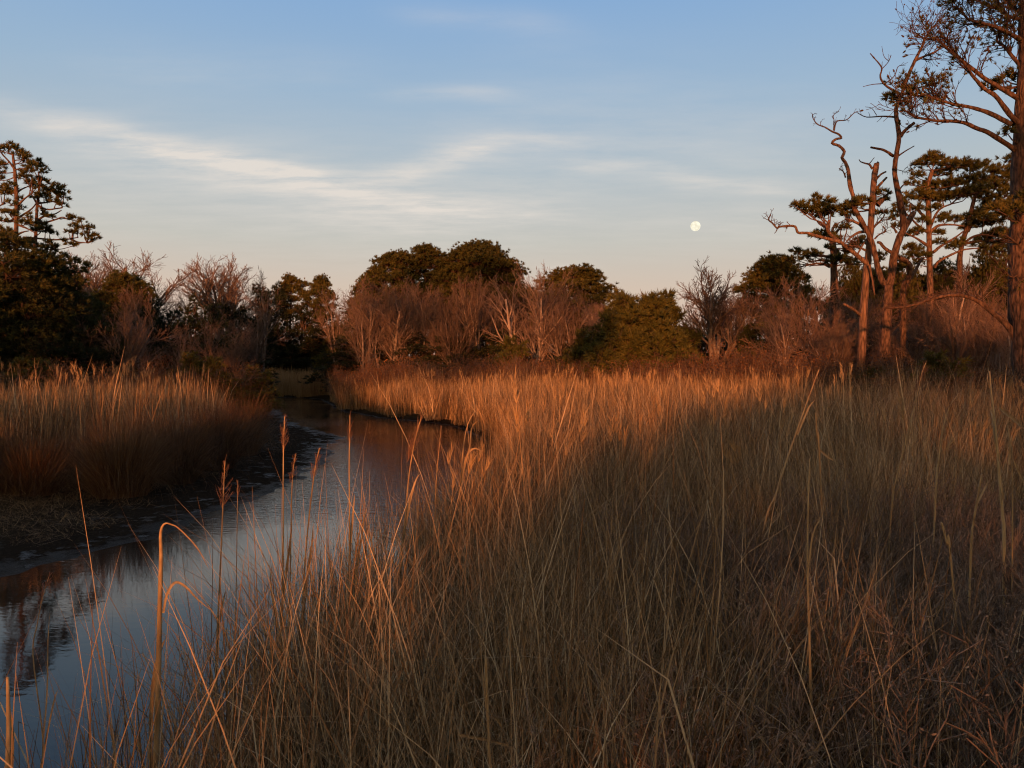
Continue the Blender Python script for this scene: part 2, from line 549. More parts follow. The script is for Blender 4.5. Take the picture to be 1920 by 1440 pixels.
def _ground(nt, out):
    L = nt.links
    geo = _n(nt, 'ShaderNodeNewGeometry')
    sp = _n(nt, 'ShaderNodeSeparateXYZ')
    L.new(geo.outputs['Position'], sp.inputs[0])
    n1 = _n(nt, 'ShaderNodeTexNoise')
    n1.inputs['Scale'].default_value = 2.6
    n1.inputs['Detail'].default_value = 9
    n1.inputs['Roughness'].default_value = 0.65
    n2 = _n(nt, 'ShaderNodeTexNoise')
    n2.inputs['Scale'].default_value = 22
    n2.inputs['Detail'].default_value = 6
    n2.inputs['Roughness'].default_value = 0.7
    for n in (n1, n2):
        L.new(geo.outputs['Position'], n.inputs['Vector'])
    mud = ramp_node(nt, [(0.3, (0.010, 0.008, 0.007)), (0.55, (0.026, 0.019, 0.014)), (0.75, (0.055, 0.038, 0.022))])
    L.new(n2.outputs['Fac'], mud.inputs[0])
    thatch = ramp_node(nt, [(0.3, (0.020, 0.014, 0.008)), (0.6, (0.055, 0.036, 0.018)), (0.8, (0.10, 0.066, 0.032))])
    L.new(n2.outputs['Fac'], thatch.inputs[0])
    # wet mud low down by the water, a mat of dead stems above it
    h = _n(nt, 'ShaderNodeMapRange')
    h.inputs['From Min'].default_value = 0.07
    h.inputs['From Max'].default_value = 0.17
    ad = _n(nt, 'ShaderNodeMath', operation='MULTIPLY_ADD')
    L.new(n1.outputs['Fac'], ad.inputs[0])
    ad.inputs[1].default_value = 0.12
    sb = _n(nt, 'ShaderNodeMath', operation='SUBTRACT')
    L.new(sp.outputs[2], sb.inputs[0])
    sb.inputs[1].default_value = 0.06
    L.new(sb.outputs[0], ad.inputs[2])
    L.new(ad.outputs[0], h.inputs['Value'])
    mx = _n(nt, 'ShaderNodeMix', data_type='RGBA')
    L.new(h.outputs[0], mx.inputs['Factor'])
    L.new(mud.outputs[0], mx.inputs[6])
    L.new(thatch.outputs[0], mx.inputs[7])
    wet = _n(nt, 'ShaderNodeMapRange')
    wet.inputs['From Min'].default_value = 0.01
    wet.inputs['From Max'].default_value = 0.10
    wet.inputs['To Min'].default_value = 0.42
    wet.inputs['To Max'].default_value = 0.95
    L.new(ad.outputs[0], wet.inputs['Value'])
    bs = _n(nt, 'ShaderNodeBsdfPrincipled')
    L.new(mx.outputs[2], bs.inputs['Base Color'])
    sl = _n(nt, 'ShaderNodeMapRange')
    sl.inputs['From Min'].default_value = 0.0
    sl.inputs['From Max'].default_value = 0.022
    sl.inputs['To Min'].default_value = 0.05
    sl.inputs['To Max'].default_value = 0.0
    L.new(ad.outputs[0], sl.inputs['Value'])
    # puddled patches shine
    pw = _n(nt, 'ShaderNodeMapRange')
    pw.inputs['From Min'].default_value = 0.57
    pw.inputs['From Max'].default_value = 0.68
    L.new(n1.outputs['Fac'], pw.inputs['Value'])
    lo = _n(nt, 'ShaderNodeMapRange')
    lo.inputs['From Min'].default_value = 0.03
    lo.inputs['From Max'].default_value = 0.09
    lo.inputs['To Min'].default_value = 1.0
    lo.inputs['To Max'].default_value = 0.0
    L.new(sp.outputs[2], lo.inputs['Value'])
    pp = _n(nt, 'ShaderNodeMath', operation='MULTIPLY')
    L.new(pw.outputs[0], pp.inputs[0])
    L.new(lo.outputs[0], pp.inputs[1])
    sm = _n(nt, 'ShaderNodeMath', operation='MULTIPLY_ADD')
    L.new(pp.outputs[0], sm.inputs[0])
    sm.inputs[1].default_value = 0.35
    L.new(sl.outputs[0], sm.inputs[2])
    L.new(sm.outputs[0], bs.inputs['Specular IOR Level'])
    rm = _n(nt, 'ShaderNodeMath', operation='MULTIPLY_ADD')
    L.new(pp.outputs[0], rm.inputs[0])
    rm.inputs[1].default_value = -0.35
    L.new(wet.outputs[0], rm.inputs[2])
    L.new(rm.outputs[0], bs.inputs['Roughness'])
    bp = _n(nt, 'ShaderNodeBump')
    bp.inputs['Strength'].default_value = 0.8
    bp.inputs['Distance'].default_value = 0.04
    L.new(n2.outputs['Fac'], bp.inputs['Height'])
    L.new(bp.outputs[0], bs.inputs['Normal'])
    L.new(bs.outputs[0], out.inputs[0])


M_GROUND = mat('marsh_ground', _ground)


def _water(nt, out):
    L = nt.links
    geo = _n(nt, 'ShaderNodeNewGeometry')

    def noise(sx, sy, det, rough=0.5):
        mp = _n(nt, 'ShaderNodeMapping')
        mp.inputs['Scale'].default_value = (sx, sy, 1)
        mp.inputs['Rotation'].default_value = (0, 0, 0.25)
        L.new(geo.outputs['Position'], mp.inputs[0])
        n = _n(nt, 'ShaderNodeTexNoise')
        n.inputs['Scale'].default_value = 1.0
        n.inputs['Detail'].default_value = det
        n.inputs['Roughness'].default_value = rough
        L.new(mp.outputs[0], n.inputs['Vector'])
        return n.outputs['Fac']
    rip = noise(5.5, 11.0, 3)
    tiny = noise(14, 30.0, 2)
    gust = noise(0.22, 0.16, 2)
    gm = _n(nt, 'ShaderNodeMapRange')
    gm.inputs['From Min'].default_value = 0.40
    gm.inputs['From Max'].default_value = 0.62
    gm.inputs['To Min'].default_value = 0.07
    gm.inputs['To Max'].default_value = 1.0
    # the breeze reaches the open middle of the creek; near the bank it lies calm
    sy = _n(nt, 'ShaderNodeSeparateXYZ')
    L.new(geo.outputs['Position'], sy.inputs[0])
    calm = _n(nt, 'ShaderNodeMapRange')
    calm.inputs['From Min'].default_value = 6.0
    calm.inputs['From Max'].default_value = 13.0
    calm.inputs['To Min'].default_value = -0.24
    calm.inputs['To Max'].default_value = 0.08
    L.new(sy.outputs[1], calm.inputs['Value'])
    gs = _n(nt, 'ShaderNodeMath', operation='ADD')
    L.new(gust, gs.inputs[0])
    L.new(calm.outputs[0], gs.inputs[1])
    L.new(gs.outputs[0], gm.inputs['Value'])
    a = _n(nt, 'ShaderNodeMath', operation='MULTIPLY_ADD')
    L.new(tiny, a.inputs[0])
    a.inputs[1].default_value = 0.25
    L.new(rip, a.inputs[2])
    h = _n(nt, 'ShaderNodeMath', operation='MULTIPLY')
    L.new(a.outputs[0], h.inputs[0])
    L.new(gm.outputs[0], h.inputs[1])
    bp = _n(nt, 'ShaderNodeBump')
    bp.inputs['Strength'].default_value = 1.0
    bp.inputs['Distance'].default_value = 0.010
    L.new(h.outputs[0], bp.inputs['Height'])
    bs = _n(nt, 'ShaderNodeBsdfPrincipled')
    bs.inputs['Base Color'].default_value = (0.010, 0.010, 0.009, 1)
    bs.inputs['Roughness'].default_value = 0.03
    bs.inputs['IOR'].default_value = 1.333
    L.new(bp.outputs[0], bs.inputs['Normal'])
    L.new(bs.outputs[0], out.inputs[0])


M_WATER = mat('creek_water', _water)


def _moon(nt, out):
    L = nt.links
    tc = _n(nt, 'ShaderNodeTexCoord')
    no = _n(nt, 'ShaderNodeTexNoise')
    no.inputs['Scale'].default_value = 0.055
    no.inputs['Detail'].default_value = 4
    L.new(tc.outputs['Object'], no.inputs['Vector'])
    rp = ramp_node(nt, [(0.36, (0.80, 0.74, 0.56)), (0.60, (0.98, 0.93, 0.74))])
    L.new(no.outputs['Fac'], rp.inputs[0])
    em = _n(nt, 'ShaderNodeEmission')
    em.inputs['Strength'].default_value = 0.82
    L.new(rp.outputs[0], em.inputs['Color'])
    L.new(em.outputs[0], out.inputs[0])


M_MOON = mat('moon_surface', _moon)

# ------------------------------------------------------------------ the ground and the creek
CREEK = np.array([
    (-2.15, 2.0), (-1.9, 3.2), (-1.58, 5.0), (-1.0, 8.0), (-0.4, 11), (0.0, 15), (0.1, 19), (-0.15, 22.5), (-1.2, 27.7), (-2.4, 32.8),
    (-4.2, 36), (-6.5, 38.5), (-9.9, 45), (-13.8, 57), (-15.5, 62), (-18.5, 65.5), (-24, 67.5), (-34, 69), (-44, 69), (-44, 64), (-34, 64), (-25, 62),
    (-19.5, 58), (-16.6, 52), (-12.6, 41), (-10.6, 35.5), (-8.6, 31.5), (-6.4, 27.6), (-6.2, 24.5), (-5.5, 21), (-5.1, 18.3), (-5.2, 15.7), (-5.5, 14.1), (-5.55, 12.2),
    (-5.8, 10.8), (-6.05, 10), (-6.3, 8.8), (-6.8, 6), (-7.4, 2), (-8.2, -6), (-9.5, -22), (-12, -60), (-6, -60), (-4.2, -22), (-2.9, -6), (-2.3, 0)])


def creek_sd(x, y):
    """signed distance to the water's edge: negative over water"""
    p = np.stack([x, y], -1)
    best = np.full(x.shape, 1e9)
    inside = np.zeros(x.shape, bool)
    n = len(CREEK)
    for i in range(n):
        a, b = CREEK[i], CREEK[(i + 1) % n]
        e = b - a
        w = p - a
        t = np.clip((w @ e) / (e @ e), 0, 1)
        q = w - t[..., None] * e
        best = np.minimum(best, (q ** 2).sum(-1))
        c = ((a[1] <= y) != (b[1] <= y))
        with np.errstate(divide='ignore', invalid='ignore'):
            xi = a[0] + (y - a[1]) * e[0] / (e[1] if e[1] != 0 else 1e-9)
        inside ^= c & (x < xi)
    d = np.sqrt(best)
    return np.where(inside, -d, d)


def left_side(x, y):
    cx = np.interp(y, [-60, 0, 8, 14, 20, 28, 36, 45, 60, 70], [-9, -5.2, -4.2, -2.8, -2.6, -4, -8, -12, -17, -21])
    return x < cx


def ground_z(x, y):
    x = np.asarray(x, float)
    y = np.asarray(y, float)
    d = creek_sd(x, y)
    d = d + 0.22 * wob(x, y, 5, 3, 0.35)
    L_ = left_side(x, y)
    d = np.where(L_, d + 0.45, d)
    up_l = np.interp(d, [-3, -1.2, 0, 1.0, 3.0, 4.8, 7, 14], [-0.7, -0.35, -0.005, 0.045, 0.10, 0.20, 0.34, 0.42])
    up_r = np.interp(d, [-3, -1.0, 0, 0.35, 1.2, 6, 14], [-0.7, -0.4, -0.01, 0.14, 0.24, 0.30, 0.34])
    z = np.where(L_, up_l, up_r)
    z = z + 0.022 * wob(x, y, 6, 4, 0.9) * np.clip(d * 0.8 + 0.6, 0, 1)
    far = np.clip((np.hypot(x, y) - 38) / 40, 0, 1)
    z = z + np.where(d > 2, far * 0.45 + 0.25 * far * wob(x, y, 8, 3, 0.03), 0)
    z = z + np.clip((np.hypot(x, y) - 150) / 900, 0, 1) * 3.0
    return z


def build_ground():
    xs = np.concatenate([[-3000, -1200, -500, -250, -150, -100, -75], np.arange(-60, -22, 0.8), np.arange(-22, 6, 0.16), np.arange(6, 40, 0.6), np.arange(40, 70, 3), [75, 100, 150, 250, 500, 1200, 3000]])
    ys = np.concatenate([[-3000, -1200, -500, -250, -120, -60], np.arange(-40, 0, 2), np.arange(0, 46, 0.18), np.arange(46, 90, 0.7), np.arange(90, 140, 5), [150, 250, 500, 1000, 2000, 4000]])
    X, Y = np.meshgrid(xs, ys)
    Z = ground_z(X, Y)
    v = np.stack([X, Y, Z], -1).reshape(-1, 3)
    nx = len(xs)
    i = np.arange(len(ys) - 1)[:, None] * nx
    j = np.arange(nx - 1)[None, :]
    q = np.stack([i + j, i + j + 1, i + nx + j + 1, i + nx + j], -1).reshape(-1, 4)
    me = make_mesh('ground', v, [q], None, [M_GROUND])
    link('ground', me, kind='structure', label='dark tidal mud banks and marsh floor on both sides of the creek')
    w = [(-60, -70, 0), (6, -70, 0), (6, 95, 0), (-60, 95, 0)]
    me = make_mesh('creek_water', w, [np.array([[0, 1, 2, 3]])], None, [M_WATER], smooth=False)
    link('creek_water', me, kind='structure', label='still tidal creek reflecting the blue evening sky')


build_ground()


def build_moon():
    D = 4000.0
    c = P(1304, 424, D)
    r = 8.8 / F * np.linalg.norm(c)
    import bmesh
    bm = bmesh.new()
    bmesh.ops.create_icosphere(bm, subdivisions=4, radius=r)
    me = bpy.data.meshes.new('moon')
    bm.to_mesh(me)
    bm.free()
    me.materials.append(M_MOON)
    for p in me.polygons:
        p.use_smooth = True
    o = link('moon', me, label='full pale yellow moon hanging above the tree line', cat='moon')
    o.location = c


build_moon()


# ------------------------------------------------------------------ foliage builders
def needle_tufts(pos, axis, size, v, g, k=18, width=0.11, spread=1.15, short=0.55):
    """spiky tufts: k thin triangles fanned round each axis"""
    n = len(pos)
    pos, axis = np.asarray(pos, float), nrm(np.asarray(axis, float))
    ref = np.where(np.abs(axis[:, 2:3]) < 0.9, np.array([[0, 0, 1.0]]), np.array([[1.0, 0, 0]]))
    a = nrm(np.cross(axis, ref))
    b = np.cross(axis, a)
    th = g.uniform(0.15, spread, (n, k))
    ph = g.uniform(0, 2 * np.pi, (n, k))
    d = np.cos(th)[..., None] * axis[:, None] + np.sin(th)[..., None] * (np.cos(ph)[..., None] * a[:, None] + np.sin(ph)[..., None] * b[:, None])
    s = np.asarray(size)[:, None, None] * g.uniform(short, 1.0, (n, k, 1))
    side = nrm(np.cross(d, g.normal(size=(n, k, 3))))
    p0 = pos[:, None] + d * s * 0.05
    w = side * s * width
    V = np.stack([p0 - w, p0 + w, pos[:, None] + d * s + w * 0.1], 2)     # n,k,3,3
    f = np.arange(n * k * 3).reshape(-1, 3)
    vv = np.repeat(np.clip(np.asarray(v)[:, None] + g.normal(size=(n, k)) * 0.12, 0, 1), 3, axis=1)
    return V.reshape(-1, 3), f, vv.ravel()


def leaf_bits(pos, size, v, g, k=5, spread=0.5):
    """small leaf-shaped faces scattered round each point"""
    n = len(pos)
    c = np.asarray(pos)[:, None] + g.normal(size=(n, k, 3)) * np.asarray(size)[:, None, None] * spread
    d = nrm(g.normal(size=(n, k, 3)))
    s = nrm(np.cross(d, g.normal(size=(n, k, 3))))
    L = np.asarray(size)[:, None, None] * g.uniform(0.35, 0.8, (n, k, 1))
    V = np.stack([c - d * L * 0.5, c + s * L * 0.22, c + d * L * 0.5, c - s * L * 0.22], 2)
    f = np.arange(n * k * 4).reshape(-1, 4)
    vv = np.repeat(np.clip(np.asarray(v)[:, None] + g.normal(size=(n, k)) * 0.15, 0, 1), 4, axis=1)
    return V.reshape(-1, 3), f, vv.ravel()


class Crown:
    def __init__(self):
        self.V, self.F, self.A, self.n = [], {3: [], 4: []}, [], 0

    def add(self, v, f, a):
        self.V.append(v)
        self.F[f.shape[1]].append(f + self.n)
        self.A.append(a)
        self.n += len(v)

    def mesh(self, name, m):
        fs = [np.concatenate(self.F[k]) for k in (3, 4) if self.F[k]]
        return make_mesh(name, np.concatenate(self.V), fs, np.concatenate(self.A), [m], smooth=False)


def puff(cr, W, g, c, rx, rz, attach=None, dens=1.0, size=0.24, k=22, tw=0.012, hollow=0.40, vbase=0.5, width=0.105, flat=-0.35):
    """one needle cloud at the end of a limb: tufts on its upper shell, twigs inside"""
    area = 4 * math.pi * rx * (rx + rz) / 2
    n = max(8, int(area * 17 * dens * (0.24 / size) ** 2))
    size = size * 1.12
    d = nrm(g.normal(size=(n * 2, 3)))
    d = d[d[:, 2] > flat][:n]
    r = g.uniform(hollow, 1.0, (len(d), 1)) ** 0.7
    q = np.asarray(c) + d * r * np.array([rx, rx, rz]) * (1 + 0.25 * g.normal(size=(len(d), 1)))
    ax = d * np.array([1, 1, 0.8]) + np.array([0, 0, 0.55]) + g.normal(size=d.shape) * 0.25
    cr.add(*needle_tufts(q, ax, size * g.uniform(0.75, 1.2, len(q)), np.clip(vbase + 0.2 * g.normal(size=len(q)), 0, 1), g, k, width))
    root = np.asarray(c) - np.array([0, 0, rz * 0.6]) if attach is None else np.asarray(attach)
    hub = np.asarray(c) - np.array([0, 0, rz * 0.35])
    for i in range(0, len(q), 3):
        mid = hub + (q[i] - hub) * 0.5 + g.normal(size=3) * rx * 0.08 - np.array([0, 0, rz * 0.1])
        W.thin([hub, mid, q[i]], [tw * 1.5, tw, tw * 0.5])
    return hub


def curve_limb(W, g, a, b, r0, r1, sag=0.0, sides=6, n=6, wobble=0.05):
    a, b = np.asarray(a, float), np.asarray(b, float)
    t = np.linspace(0, 1, n + 1)
    L = np.linalg.norm(b - a)
    pts = a + (b - a) * t[:, None]
    pts[:, 2] += sag * L * np.sin(t * np.pi)
    pts[1:-1] += g.normal(size=(n - 1, 3)) * wobble * L * 0.4
    W.path(pts, r0 + (r1 - r0) * t, sides)
    return pts


def tree_object(name, label, cat, group, W, cr, base, m_bark, m_leaf, part='crown', seed=0, rough=0.03):
    """an Empty at the foot with trunk and crown under it; W and cr are built in world space"""
    e = bpy.data.objects.new(name, None)
    COL.objects.link(e)
    e.location = base
    e['label'] = label
    e['category'] = cat
    if group:
        e['group'] = group
    base = np.asarray(base, float)
    if W is not None:
        v, f = W.arrays(seed, rough)
        link('trunk', make_mesh('trunk', v - base, f, W.thick, [m_bark]), parent=e)
    if cr is not None and cr.n:
        for i in range(len(cr.V)):
            cr.V[i] = cr.V[i] - base
        link(part, cr.mesh(part, m_leaf), parent=e)
    return e


def copy_tree(src, loc, rz, sc, label, group=None):
    e = src.copy()
    COL.objects.link(e)
    e.location = loc
    e.rotation_euler = (0, 0, rz)
    e.scale = sc if hasattr(sc, '__len__') else (sc, sc, sc)
    e['label'] = label
    if group:
        e['group'] = group
    elif 'group' in e:
        del e['group']
    for ch in src.children:
        c = ch.copy()
        COL.objects.link(c)
        c.parent = e
    return e


def gz(x, y):
    return float(ground_z(np.array([x]), np.array([y]))[0])


def foot(px, D):
    """point of the ground under a column of the picture at distance D"""
    x = (px - 960) / F * D
    return np.array([x, D, gz(x, D)])


# ------------------------------------------------------------------ pines
def dome_pine(seed, H, spread, base_h, trunk_r, npuff, lean=(0, 0), size=0.26, dens=1.0, flat_top=0.35, vb=0.5):
    """an umbrella-crowned pine at the origin"""
    g = np.random.default_rng(seed)
    W, cr = Wood(), Crown()
    n = 9
    t = np.linspace(0, 1, n)
    tp = np.stack([lean[0] * t ** 1.5 + 0.12 * np.sin(t * 5 + seed), lean[1] * t ** 1.5 + 0.12 * np.cos(t * 4 + seed), t * (H - 0.6) - 0.15], -1)
    tp[0, :2] = 0
    W.path(tp, trunk_r * (1 - 0.78 * t) + 0.02, 10)
    for i in range(npuff):
        u = (i + 0.5) / npuff
        hh = base_h + (H - base_h) * (u ** 0.8)
        tt_ = (hh - base_h) / (H - base_h + 0.01)
        rr = spread * (0.55 + 0.45 * min(1, tt_ * 3)) * math.sqrt(max(0.02, 1 - tt_ ** 2.2)) * math.sqrt(g.uniform(0.1, 1)) * g.uniform(0.8, 1.15)
        az = i * 2.399 + g.uniform(-0.4, 0.4)
        zt = min((hh - g.uniform(0.4, 1.3)) / (H - 0.6), 0.97)
        a = np.array([np.interp(zt, t, tp[:, k]) for k in range(3)])
        c = np.array([a[0] + rr * math.cos(az), a[1] + rr * math.sin(az), hh - 0.12 * rr])
        pr = spread * g.uniform(0.22, 0.38)
        hub = puff(cr, W, g, c, pr, pr * 0.55, dens=dens, size=size, vbase=vb)
        curve_limb(W, g, a, hub, 0.02 + 0.02 * (1 - zt) * spread, 0.018, -0.06, 5, 5)
    return W, cr


def cone_evergreen(seed, H, spread, npuff, size=0.22, k=14, dens=1.0, low=0.05, vb=0.5, leafm=None, round_=0.8):
    """a dense bush-shaped evergreen, green to the ground, with several uneven tops"""
    g = np.random.default_rng(seed)
    W, cr = Wood(), Crown()
    tops = [(g.normal() * spread * 0.25, g.normal() * spread * 0.25, H * g.uniform(0.82, 1.0)) for _ in range(3)]
    for tx, ty, tz in tops:
        t = np.linspace(0, 1, 6)
        W.path(np.stack([tx * t, ty * t, tz * t * 0.94 - 0.1], -1), 0.075 * H / 5 * (1 - 0.85 * t) + 0.008, 6)
    for i in range(npuff):
        tx, ty, tz = tops[i % 3]
        u = low + (1 - low) * ((i + 0.5) / npuff)
        prof = spread * (1 - u ** (1 + round_)) * (0.65 + 0.35 * min(1, u * 5))
        az = i * 2.399 + g.uniform(-0.5, 0.5)
        rr = prof * math.sqrt(g.uniform(0.25, 1))
        c = np.array([tx * u + rr * math.cos(az), ty * u + rr * math.sin(az), tz * u])
        pr = max(0.22, spread * g.uniform(0.16, 0.30)) * (1.1 - 0.45 * u)
        a = np.array([tx * u * 0.85, ty * u * 0.85, max(0.05, tz * u * 0.85 - 0.1)])
        hub = puff(cr, W, g, c, pr, pr * 0.85, dens=dens, size=size, k=k, vbase=vb, flat=-0.8, width=0.085)
        curve_limb(W, g, a, hub, 0.025, 0.010, 0.0, 4, 3)
    return W, cr


def leafy_shrub(seed, H, spread, stems, dens=1.0, leaf=0.09, k=5, twig_only=False):
    """a twiggy marsh-edge shrub with small leaves"""
    global cfg_min
    g = np.random.default_rng(seed)
    W, cr = Wood(), Crown()
    cfg_min = 0.004
    cfg = [(4, 0.10, 0.06, (5, 7), 0.35, 0.8, 0.55, 0.2), (3, 0.12, 0.10, (4, 6), 0.35, 0.9, 0.55, 0.15), (2, 0.15, 0.10, 0, 0, 0, 0, 0)]
    for i in range(stems):
        az = i * 2.399
        d = nrm(np.array([math.cos(az) * spread / H * g.uniform(0.2, 0.9), math.sin(az) * spread / H * g.uniform(0.2, 0.9), 1.0]))
        grow(W, g, np.array([math.cos(az), math.sin(az), 0]) * 0.12, d, H * g.uniform(0.55, 0.85), 0.016, 0, cfg)
    if not twig_only:
        tp = np.array([p for p, _ in W.tips])
        sel = g.random(len(tp)) < dens
        tp = tp[sel]
        cr.add(*leaf_bits(tp, np.full(len(tp), leaf), g.random(len(tp)), g, k, 1.1))
    return W, cr


# ------------------------------------------------------------------ bare trees
def bare_tree(seed, H, stems=4, fan=0.35, r=0.09, twigs=5, up=0.05, single=False, fork=0.3):
    global cfg_min
    g = np.random.default_rng(seed)
    W = Wood()
    cfg_min = 0.0085
    cfg = [(8, 0.07, up, (8, 10), 0.35, 0.75, 0.50, fork), (5, 0.10, up * 1.2, (6, 8), 0.3, 0.75, 0.52, 0.15),
           (4, 0.12, up, (twigs, twigs + 2), 0.3, 0.75, 0.55, 0.1), (2, 0.14, 0.06, 0, 0, 0, 0, 0)]
    if single:
        t = np.linspace(0, 1, 5)
        hb = H * 0.28
        tp = np.stack([0.08 * np.sin(t * 3 + seed), 0.08 * np.cos(t * 2), t * hb - 0.1], -1)
        W.path(tp, r * 1.5 * (1.15 - 0.25 * t), 9)
        base, h0 = tp[-1], H - hb
    else:
        base, h0 = np.array([0, 0, -0.1]), H
    for i in range(stems):
        az = i * 2.399 + g.uniform(-0.4, 0.4)
        f = fan * g.uniform(0.3, 1.1) * (0.35 if i == 0 else 1)
        d = nrm(np.array([math.cos(az) * f, math.sin(az) * f, 1.0]))
        off = np.array([math.cos(az), math.sin(az), 0]) * (0.05 if single else r * 1.5)
        grow(W, g, base + off, d, h0 * g.uniform(0.68, 0.92), r * g.uniform(0.65, 1.0), 0, cfg)
    return W


def fit_height(W, H):
    """scale a wood so its top sits at H"""
    z = max(max(p[0][:, 2].max() for p in W.poly), max(s[5] for s in W.seg))
    k = H / z
    W.poly = [(p * k, r, s) for p, r, s in W.poly]
    W.seg = [tuple(np.array(s[:6]) * k) + tuple(s[6:]) for s in W.seg]
    return W


# ------------------------------------------------------------------ traced trees at the edge of the wood on the right
class Trace:
    """limbs traced through picture points at one distance, each with its own offset in depth"""

    def __init__(self, D, seed):
        self.D, self.g = D, np.random.default_rng(seed)
        self.W, self.cr = Wood(), Crown()
        self.off = np.zeros(3)

    def limb(self, pts, w0, w1, dep=(0, 0), sides=8, per=4, rough=False):
        """pts in photograph pixels, w in pixels of half-width, dep in metres of depth change"""
        k = len(pts)
        t = np.linspace(0, 1, k)
        P3 = [P(p[0], p[1], self.D + dep[0] + (dep[1] - dep[0]) * u) for p, u in zip(pts, t)]
        s = self.D / F
        pts3, rad = smooth_path(P3, s * (w0 + (w1 - w0) * t ** 0.8), per)
        if rad.max() > 0.03:
            self.W.path(pts3, np.maximum(rad, 0.005), sides)
        else:
            self.W.thin(list(pts3), list(np.maximum(rad, 0.005)))
        return pts3, rad

    def twigs(self, pts3, rad, n, length, start=0.3, lv=2, up=0.05, wander=0.16, ang=(0.4, 1.0), kids=(3, 5)):
        global cfg_min
        cfg_min = 0.0075
        cfg = [(5, wander, up, kids, ang[0], ang[1], 0.6, 0.15)] * (lv - 1) + [(4, wander, up, 0, 0, 0, 0, 0)]
        g = self.g
        out0 = len(self.W.tips)
        for i in range(n):
            t = start + (1 - start) * (i + g.uniform(0, 1)) / n
            j = min(int(t * (len(pts3) - 1)), len(pts3) - 2)
            d = nrm(pts3[j + 1] - pts3[j])
            d2 = rot_about(d, g.uniform(*ang), g.uniform(0, 6.28))
            d2 = nrm(d2 + np.array([0, 0, 0.25]))
            grow(self.W, g, pts3[j], d2, length * g.uniform(0.6, 1.2), min(rad[j] * 0.6, 0.022), 0, cfg)
        return self.W.tips[out0:]

    def tufts(self, tips, size=0.22, k=16, prob=1.0, vb=0.5, many=1):
        g = self.g
        tips = [t for t in tips if g.random() < prob]
        if not tips:
            return
        p = np.array([t[0] for t in tips])
        d = np.array([t[1] for t in tips])
        for m in range(many):
            q = p - d * g.uniform(0, 0.18, (len(p), 1)) * m
            self.cr.add(*needle_tufts(q, d + np.array([0, 0, 0.3]), size * g.uniform(0.7, 1.15, len(p)), np.clip(vb + 0.2 * g.normal(size=len(p)), 0, 1), g, k, 0.09, 1.2))

    def cones(self, tips, prob=0.4):
        """pine cones: little dark knobs at twig ends"""
        g = self.g
        for p, d in tips:
            if g.random() < prob:
                q = p + g.normal(size=3) * 0.03
                self.W.path([q, q + d * 0.03, q + d * 0.07, q + d * 0.10], [0.010, 0.025, 0.020, 0.006], 5)

    def puffs(self, lst, dens=1.0, size=0.22, attach=None, vb=0.5, k=24, squash=0.6, grow_=1.0):
        """lst of (px, py, radius px[, depth])"""
        s = self.D / F
        for q in lst:
            dd = q[3] if len(q) > 3 else self.g.normal() * q[2] * s * 1.2
            q = (q[0], q[1], q[2] * grow_)
            c = P(q[0], q[1], self.D + dd)
            hub = puff(self.cr, self.W, self.g, c, q[2] * s, q[2] * s * squash, dens=dens, size=size, vbase=vb, k=k)
            if attach is not None:
                A = np.asarray(attach)
                below = A[A[:, 2] < hub[2] + 0.1]
                A = below if len(below) else A
                a = A[np.argmin(((A - hub) ** 2).sum(1))]
                curve_limb(self.W, self.g, a, hub, 0.035, 0.014, -0.04, 5, 4)

    def done(self, name, label, cat, px, m_bark=None, m_leaf=None):
        b = foot(px, self.D)
        return tree_object(name, label, cat, None, self.W, self.cr, b, m_bark or M_PINEBARK, m_leaf or M_NEEDLE, seed=int(px), rough=0.075)


def z1(x, y):  # enlargement of the region at 1640,0 (scale 6.857)
    return (1640 + x / 6.857, y / 6.857)


def z2(x, y):  # 1640,180
    return (1640 + x / 6.857, 180 + y / 6.857)


def z3(x, y):  # 1420,340 (scale 6.4)
    return (1420 + x / 6.4, 340 + y / 6.4)


def z4(x, y):  # 1620,340
    return (1620 + x / 6.4, 340 + y / 6.4)


def r4(x, y):
    return (1400 + x / 3.692, y / 3.692)


def r5(x, y):
    return (1400 + x / 3.692, 350 + y / 3.692)


